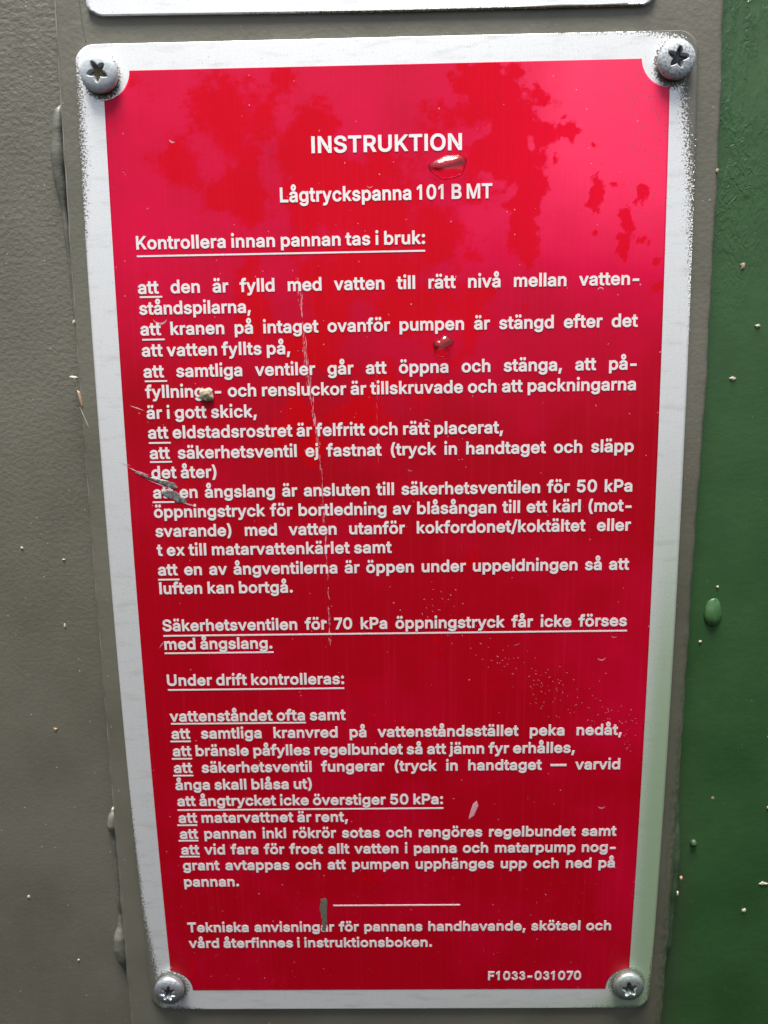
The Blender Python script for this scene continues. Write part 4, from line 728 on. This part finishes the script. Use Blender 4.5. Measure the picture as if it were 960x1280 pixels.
for kind, s, u0, u1, vb, ul in LINES:
    em, sx, sp = EM, SX, None
    if kind == 'heading': em, sx = 4.35, 1.06
    elif kind == 'subheading': em, sx, sp = 3.9, .935, .205
    elif kind == 'serial_number': em, sx = 3.45, .93
    t = text_mesh(kind, s, u0, RM if u1 is None else u1, vb, em, sx, sign, u1 is None, 0.0, sp)
    if ul: bar('underline', ul[0], ul[1], vb - ul[2], .36, t)
bar('rule', -16.46, 15.9, -85.98, .34, sign)

# ------------------------------------------------------------------ wear on the sign
def slivers(segs, h, name, mat, parent, t=.015):
    pts, faces = [], []
    for (x0, y0, x1, y1, w) in segs:
        d = np.array([x1 - x0, y1 - y0]); L = np.linalg.norm(d) + 1e-9; n_ = np.array([-d[1], d[0]]) / L * w / 2
        mid = np.array([(x0 + x1) / 2, (y0 + y1) / 2])
        b = len(pts)
        pts += [(x0, y0, h), (mid[0] + n_[0], mid[1] + n_[1], h), (x1, y1, h), (mid[0] - n_[0], mid[1] - n_[1], h), (mid[0], mid[1], h + t)]
        faces += [(b, b + 4, b + 1), (b + 1, b + 4, b + 2), (b + 2, b + 4, b + 3), (b + 3, b + 4, b)]
    return link(name, pts, faces, mat, parent, False)
H_W = .04
path = [(-19.6, 69), (-19.35, 65.8), (-18.4, 50), (-17.6, 43), (-16.2, 33), (-15.6, 22), (-15.3, 10), (-15.15, 0), (-15.0, -14)]
segs = []
yy = 69.0
while yy > -14:
    p = np.interp(yy, [q[1] for q in path][::-1], [q[0] for q in path][::-1])
    dens = 1.0 if yy > 34 else .55
    for k in range(3 if yy > 34 else 2):
        if rng.random() < dens * .8:
            L = rng.uniform(.4, 2.2); o_ = rng.gauss(0, .28 if yy > 34 else .12)
            segs.append((p + o_, yy, p + o_ + rng.uniform(-.1, .14), yy - L, rng.uniform(.05, .17)))
    yy -= rng.uniform(.4, .9)
slivers(segs, H_W, 'scratch', M_EDGE, sign)['kind'] = 'stuff'
segs = [(-3.0 + rng.gauss(0, .05), 49 - i * 2.4, -2.7 + rng.gauss(0, .05), 46.8 - i * 2.4, rng.uniform(.03, .06)) for i in range(9)]
slivers(segs, H_W, 'scratch', M_EDGE, sign)['kind'] = 'stuff'
segs = []
for i in range(170):                                    # scuffed arc low on the right
    t = rng.random(); u = 6 + 52 * t; v = -2 - 36 * t ** .75 + rng.gauss(0, 3.2)
    a_ = rng.gauss(-.7, .6); L = rng.uniform(.12, .7)
    segs.append((u, v, u + L * math.cos(a_), v + L * math.sin(a_), rng.uniform(.05, .13)))
slivers(segs, H_W, 'scuff', M_EDGE, sign)['kind'] = 'stuff'
segs = []
for i in range(130):                                    # loose nicks everywhere
    u, v = rng.uniform(-58, 58), rng.uniform(-110, 108); a_ = rng.uniform(0, 6.3); L = rng.uniform(.15, .6)
    segs.append((u, v, u + L * math.cos(a_), v + L * math.sin(a_), rng.uniform(.05, .2)))
slivers(segs, H_W, 'nick', M_EDGE, sign)['kind'] = 'stuff'
def crescent(u, v, r, w, a0, a1, mat=M_EDGE, name='flake'):
    n = 9; up, dn = [], []
    for i in range(n):
        t = a0 + (a1 - a0) * i / (n - 1); k = math.sin(math.pi * i / (n - 1)) * w
        up.append((u + (r + k / 2) * math.cos(t), v + (r + k / 2) * math.sin(t))); dn.append((u + (r - k / 2) * math.cos(t), v + (r - k / 2) * math.sin(t)))
    pts = [(x, y, H_W) for x, y in up] + [(x, y, H_W + .02) for x, y in dn]
    return link(name, pts, [(i, i + 1, n + i + 1, n + i)[::-1] for i in range(n - 1)], mat, sign, False)
for (px, py, r, w, a0, a1) in ((-50.5, 61.3, 1.7, .45, 3.5, 5.9), (-45.6, 98.4, .9, .35, 3.4, 5.2), (-3.6, 88.2, .8, .2, 3.6, 5.8), (49, -18.5, 1.1, .3, 3.6, 6.0), (51.8, -13.2, .8, .22, 3.6, 5.6), (-18.8, 31.4, .7, .18, 3.2, 5.2), (50.6, -57.5, 1.0, .35, 3.6, 5.8), (8.1, 36.5, 1.1, .18, .4, 2.2), (4.5, 27, .9, .15, 3.6, 5.4), (28.6, -14.0, 1.6, .14, 4.4, 5.6), (46.3, 65.0, .6, .2, 0, 3), (-16.5, -9.5, .6, .3, 0, 3)):
    crescent(px, py, r, w, a0, a1)
patch(ragged([(-58.4, 26.7), (-56.2, 26.1), (-53.6, 25.2), (-51.4, 24.9), (-49.2, 23.9), (-48.8, 23.0), (-50.0, 22.9), (-52.4, 23.9), (-55.0, 25.1), (-57.2, 26.0)], .14, 5), H_TXT1, 'gouge', M_GOUGE, sign, .06)
patch(ragged([(-52.8, 21.9), (-51.2, 22.5), (-48.9, 22.1), (-48.2, 21.0), (-46.6, 20.0), (-47.2, 19.3), (-49.4, 19.8), (-50.2, 20.8), (-52.0, 21.0)], .2, 6), H_TXT1, 'gouge', M_GOUGE, sign, .06)
slivers([(-59.2, 27.4, -54.8, 25.9, .35), (-56, 25.2, -49.5, 22.3, .25), (-48, 19.6, -44.6, 18.6, .35), (-60.0, 28.0, -57.5, 26.8, .2)], H_TXT1 + .02, 'gouge', M_EDGE, sign)
for sg in ((-58.5, 41.8, -55.2, 40.6, .3), (-61.5, 28.9, -59.0, 28.2, .15), (-55.7, -15.5, -54.3, -13.6, .2)): slivers([sg], H_W, 'scratch', M_EDGE, sign)
patch(ragged([(-19.6, -84.0), (-18.4, -83.5), (-17.9, -84.3), (-18.1, -87.6), (-18.3, -91.2), (-18.7, -93.9), (-19.6, -93.6), (-19.5, -90.4), (-19.9, -87.0)], .12, 8), H_TXT1, 'grime_streak', M_STAIN, sign, .06)
patch([(19.9, -56.2), (20.3, -57.6), (19.2, -60.4), (17.9, -61.3), (18.4, -59.0), (19.0, -57.0)], H_W, 'scratch', M_EDGE, sign, .04)
slivers([(52.5, -75.1, 55.2, -75.3, .3)], H_TXT1, 'scratch', M_EDGE, sign)

# ------------------------------------------------------------------ upper plate (only its lower edge is in the picture)
upper = thing('metal_sign', 'plain white metal plate mounted above the red sign, lower edge in view', 'sign', P(0, 123, H_MOUNT))
a, f, n0 = plate_grid(-62.9, 57.0, 122.95, 175, .8, H_MOUNT - .05, -.1, 4.0, 3.2)
a[:, 1] += np.interp(a[:, 0], [-63, 0, 57], [.6, 0, -.05]) * (a[:, 1] < 124)
z = np.zeros(len(a))
link('border', a, f, M_PLATE, upper, True, dict(overspray=.12 - np.minimum(a[:, 1] - 122.95, a[:, 0] + 62.9), ragged=.10 + z, algae=z))
patch([(25, 123.0), (30, 122.9), (38, 122.9), (45, 122.92), (51, 122.9), (51, 123.25), (44, 123.15), (37, 123.3), (30, 123.1)], -.1, 'chipped_edge', M_STAIN, upper, .05)

# ------------------------------------------------------------------ screws
def screw_parts(root, kind, mat, matr, r, hgt, lobes, rot, seed):
    rr = random.Random(seed); N = 72; pts, faces = [], []
    rad = np.concatenate([np.linspace(0, .62, 34), np.linspace(.64, 1.0, 24)])
    lob = [rr.uniform(.82, 1.12) for _ in range(lobes)]
    def star(t):
        x = ((t - rot) / (2 * math.pi) * lobes) % lobes; i = int(x); c = abs((x - i) - .5) * 2
        return .25 + .31 * lob[i] * max(0, 1 - c * 1.02) ** 1.15
    for q in rad:
        for j in range(N):
            t = 2 * math.pi * j / N
            dome = math.sqrt(max(0, 1 - (q * .985) ** 2.6)) ** .9
            h = hgt * (.58 + .42 * dome)
            s = star(t)
            h -= 1.3 * float(sstep(-s - .05, -s + .05, np.array(-q)))
            pts.append((q * r * math.cos(t), q * r * math.sin(t), h))
    for j in range(N):
        t = 2 * math.pi * j / N; pts.append((r * .985 * math.cos(t), r * .985 * math.sin(t), .30 * hgt))
    for j in range(N):
        t = 2 * math.pi * j / N; pts.append((r * .84 * math.cos(t), r * .84 * math.sin(t), 0.0))
    K = len(rad) + 2
    for i in range(K - 1):
        for j in range(N):
            faces.append((i * N + j, (i + 1) * N + j, (i + 1) * N + (j + 1) % N, i * N + (j + 1) % N))
    def raw(name, pts, faces, mat, off):
        me = bpy.data.meshes.new(name); me.from_pydata([tuple(c * MM for c in p) for p in pts], [], faces)
        at = me.attributes.new('plate', 'FLOAT_VECTOR', 'POINT'); at.data.foreach_set('vector', (np.array(pts, np.float32) + np.array(off, np.float32)).ravel())
        me.polygons.foreach_set('use_smooth', [True] * len(me.polygons)); me.materials.append(mat); me.update()
        o = bpy.data.objects.new(name, me); COL.objects.link(o); o.parent = root; return o
    off = (seed * 17.3, seed * 5.1, 0)
    raw('head', pts, faces, mat, off)
    # recess floor: packed dirt at top left, shade painted dark elsewhere
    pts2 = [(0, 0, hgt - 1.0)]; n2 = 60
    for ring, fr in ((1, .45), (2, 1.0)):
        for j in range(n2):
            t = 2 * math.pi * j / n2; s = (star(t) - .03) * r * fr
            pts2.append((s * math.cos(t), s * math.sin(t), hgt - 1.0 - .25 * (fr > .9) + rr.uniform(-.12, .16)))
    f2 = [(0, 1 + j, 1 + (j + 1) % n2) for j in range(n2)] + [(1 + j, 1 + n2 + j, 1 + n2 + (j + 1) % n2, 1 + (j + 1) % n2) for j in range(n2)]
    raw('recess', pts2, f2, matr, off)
def place(o, u, v, h):
    p = P(u, v, h); n = (P(u, v, h + 10) - p).normalized(); up = (P(u, v + 1, h) - P(u, v - 1, h)).normalized()
    x = up.cross(n).normalized(); y = n.cross(x)
    o.matrix_world = Matrix(((x[0], y[0], n[0], p[0]), (x[1], y[1], n[1], p[1]), (x[2], y[2], n[2], p[2]), (0, 0, 0, 1)))
SG = 'screws fixing the red sign'
for (u, v, mt, mr, r, hg, lb, ro, sd_, lab) in (
    (-60.25, 111.3, M_SCR_A, M_DIRT, 3.9, 2.7, 5, .2, 1, 'pale grey painted screw with tan dirt in its recess, top left corner of sign'),
    (60.75, 111.3, M_SCR_B, M_HOLE, 3.85, 2.8, 5, .75, 2, 'scuffed grey screw with chipped paint, top right corner of red sign'),
    (-60.3, -110.6, M_SCR_Z, M_HOLE, 3.85, 2.9, 7, .1, 3, 'shiny zinc screw in the bottom left corner of red sign'),
    (59.6, -109.9, M_SCR_ZG, M_HOLE, 3.9, 2.9, 5, 1.1, 4, 'greenish tinged zinc screw in the bottom right corner of red sign')):
    s_ = thing('screw', lab, 'screw', (0, 0, 0), SG)
    place(s_, u, v, 0.01)
    screw_parts(s_, 0, mt, mr, r, hg, lb, ro, sd_)

# ------------------------------------------------------------------ water drops and a crumb
def drop(u, v, h, a_, b_, hgt, label, seed, sag=.3, jag=.06, mat=None):
    r = random.Random(seed); N = 48; K = 12; pts, faces = [], []
    ph = [r.uniform(0, 6.3) for _ in range(4)]
    for i in range(K + 1):
        q = i / K
        for j in range(N):
            t = 2 * math.pi * j / N
            k = 1 + jag * (math.sin(2 * t + ph[0]) + .7 * math.sin(3 * t + ph[1]) + .5 * math.sin(5 * t + ph[2]))
            x, y = a_ * k * q * math.cos(t), b_ * k * q * math.sin(t)
            z = hgt * (1 - q ** 2.4) ** .75 * (1 - sag * math.sin(t) * q)
            pts.append((u + x, v + y, h + z))
    nb = len(pts)
    for j in range(N):
        x = pts[K * N + j]; pts.append((x[0], x[1], h - .0))
    for i in range(K):
        for j in range(N):
            faces.append((i * N + j, (i + 1) * N + j, (i + 1) * N + (j + 1) % N, i * N + (j + 1) % N))
    faces.append(tuple(K * N + j for j in range(N))[::-1])
    pts = pts[:nb]
    o = link('water_drop', pts, faces, mat or M_WATER, None, True)
    bm = bmesh.new(); bm.from_mesh(o.data); bmesh.ops.remove_doubles(bm, verts=bm.verts, dist=1e-7); bmesh.ops.recalc_face_normals(bm, faces=bm.faces); bm.to_mesh(o.data); bm.free()
    return tag(o, label, 'water drop', 'water drops on the metal')
drop(13.3, 91.3, .037, 3.7, 2.75, 1.5, 'wide water drop just under the last letters of INSTRUKTION', 1, .1, .10)
drop(11.9, 53.6, .037, 2.2, 2.3, 1.1, 'small round water drop on the red field above the word öppna', 2, .1, .12)
drop(76.2, -9.6, H_BACK + .004, 2.1, 3.7, 1.15, 'long water drop running down the green panel', 3, .45, .03, M_WATER_GREEN)
pts = []; 
cr = bpy.data.meshes.new('crumb')
bm = bmesh.new(); bmesh.ops.create_icosphere(bm, subdivisions=3, radius=1.0)
uv_ = []
for vtx in bm.verts:
    c = vtx.co; k = 1 + .22 * math.sin(c.x * 5 + 1) * math.sin(c.y * 4) + .15 * math.sin(c.z * 7 + c.x * 3)
    uv_.append((-41.0 + c.x * k * 1.5 + .35 * c.y, 43.9 + c.y * k * 1.2 - .4 * c.x, .45 + c.z * k * .5))
fc = [tuple(x.index for x in q.verts) for q in bm.faces]; bm.free(); bpy.data.meshes.remove(cr)
tag(link('crumb', uv_, fc, M_TAN, None, True), 'tan crumb of dirt stuck over the s of fyllnings', 'dirt')
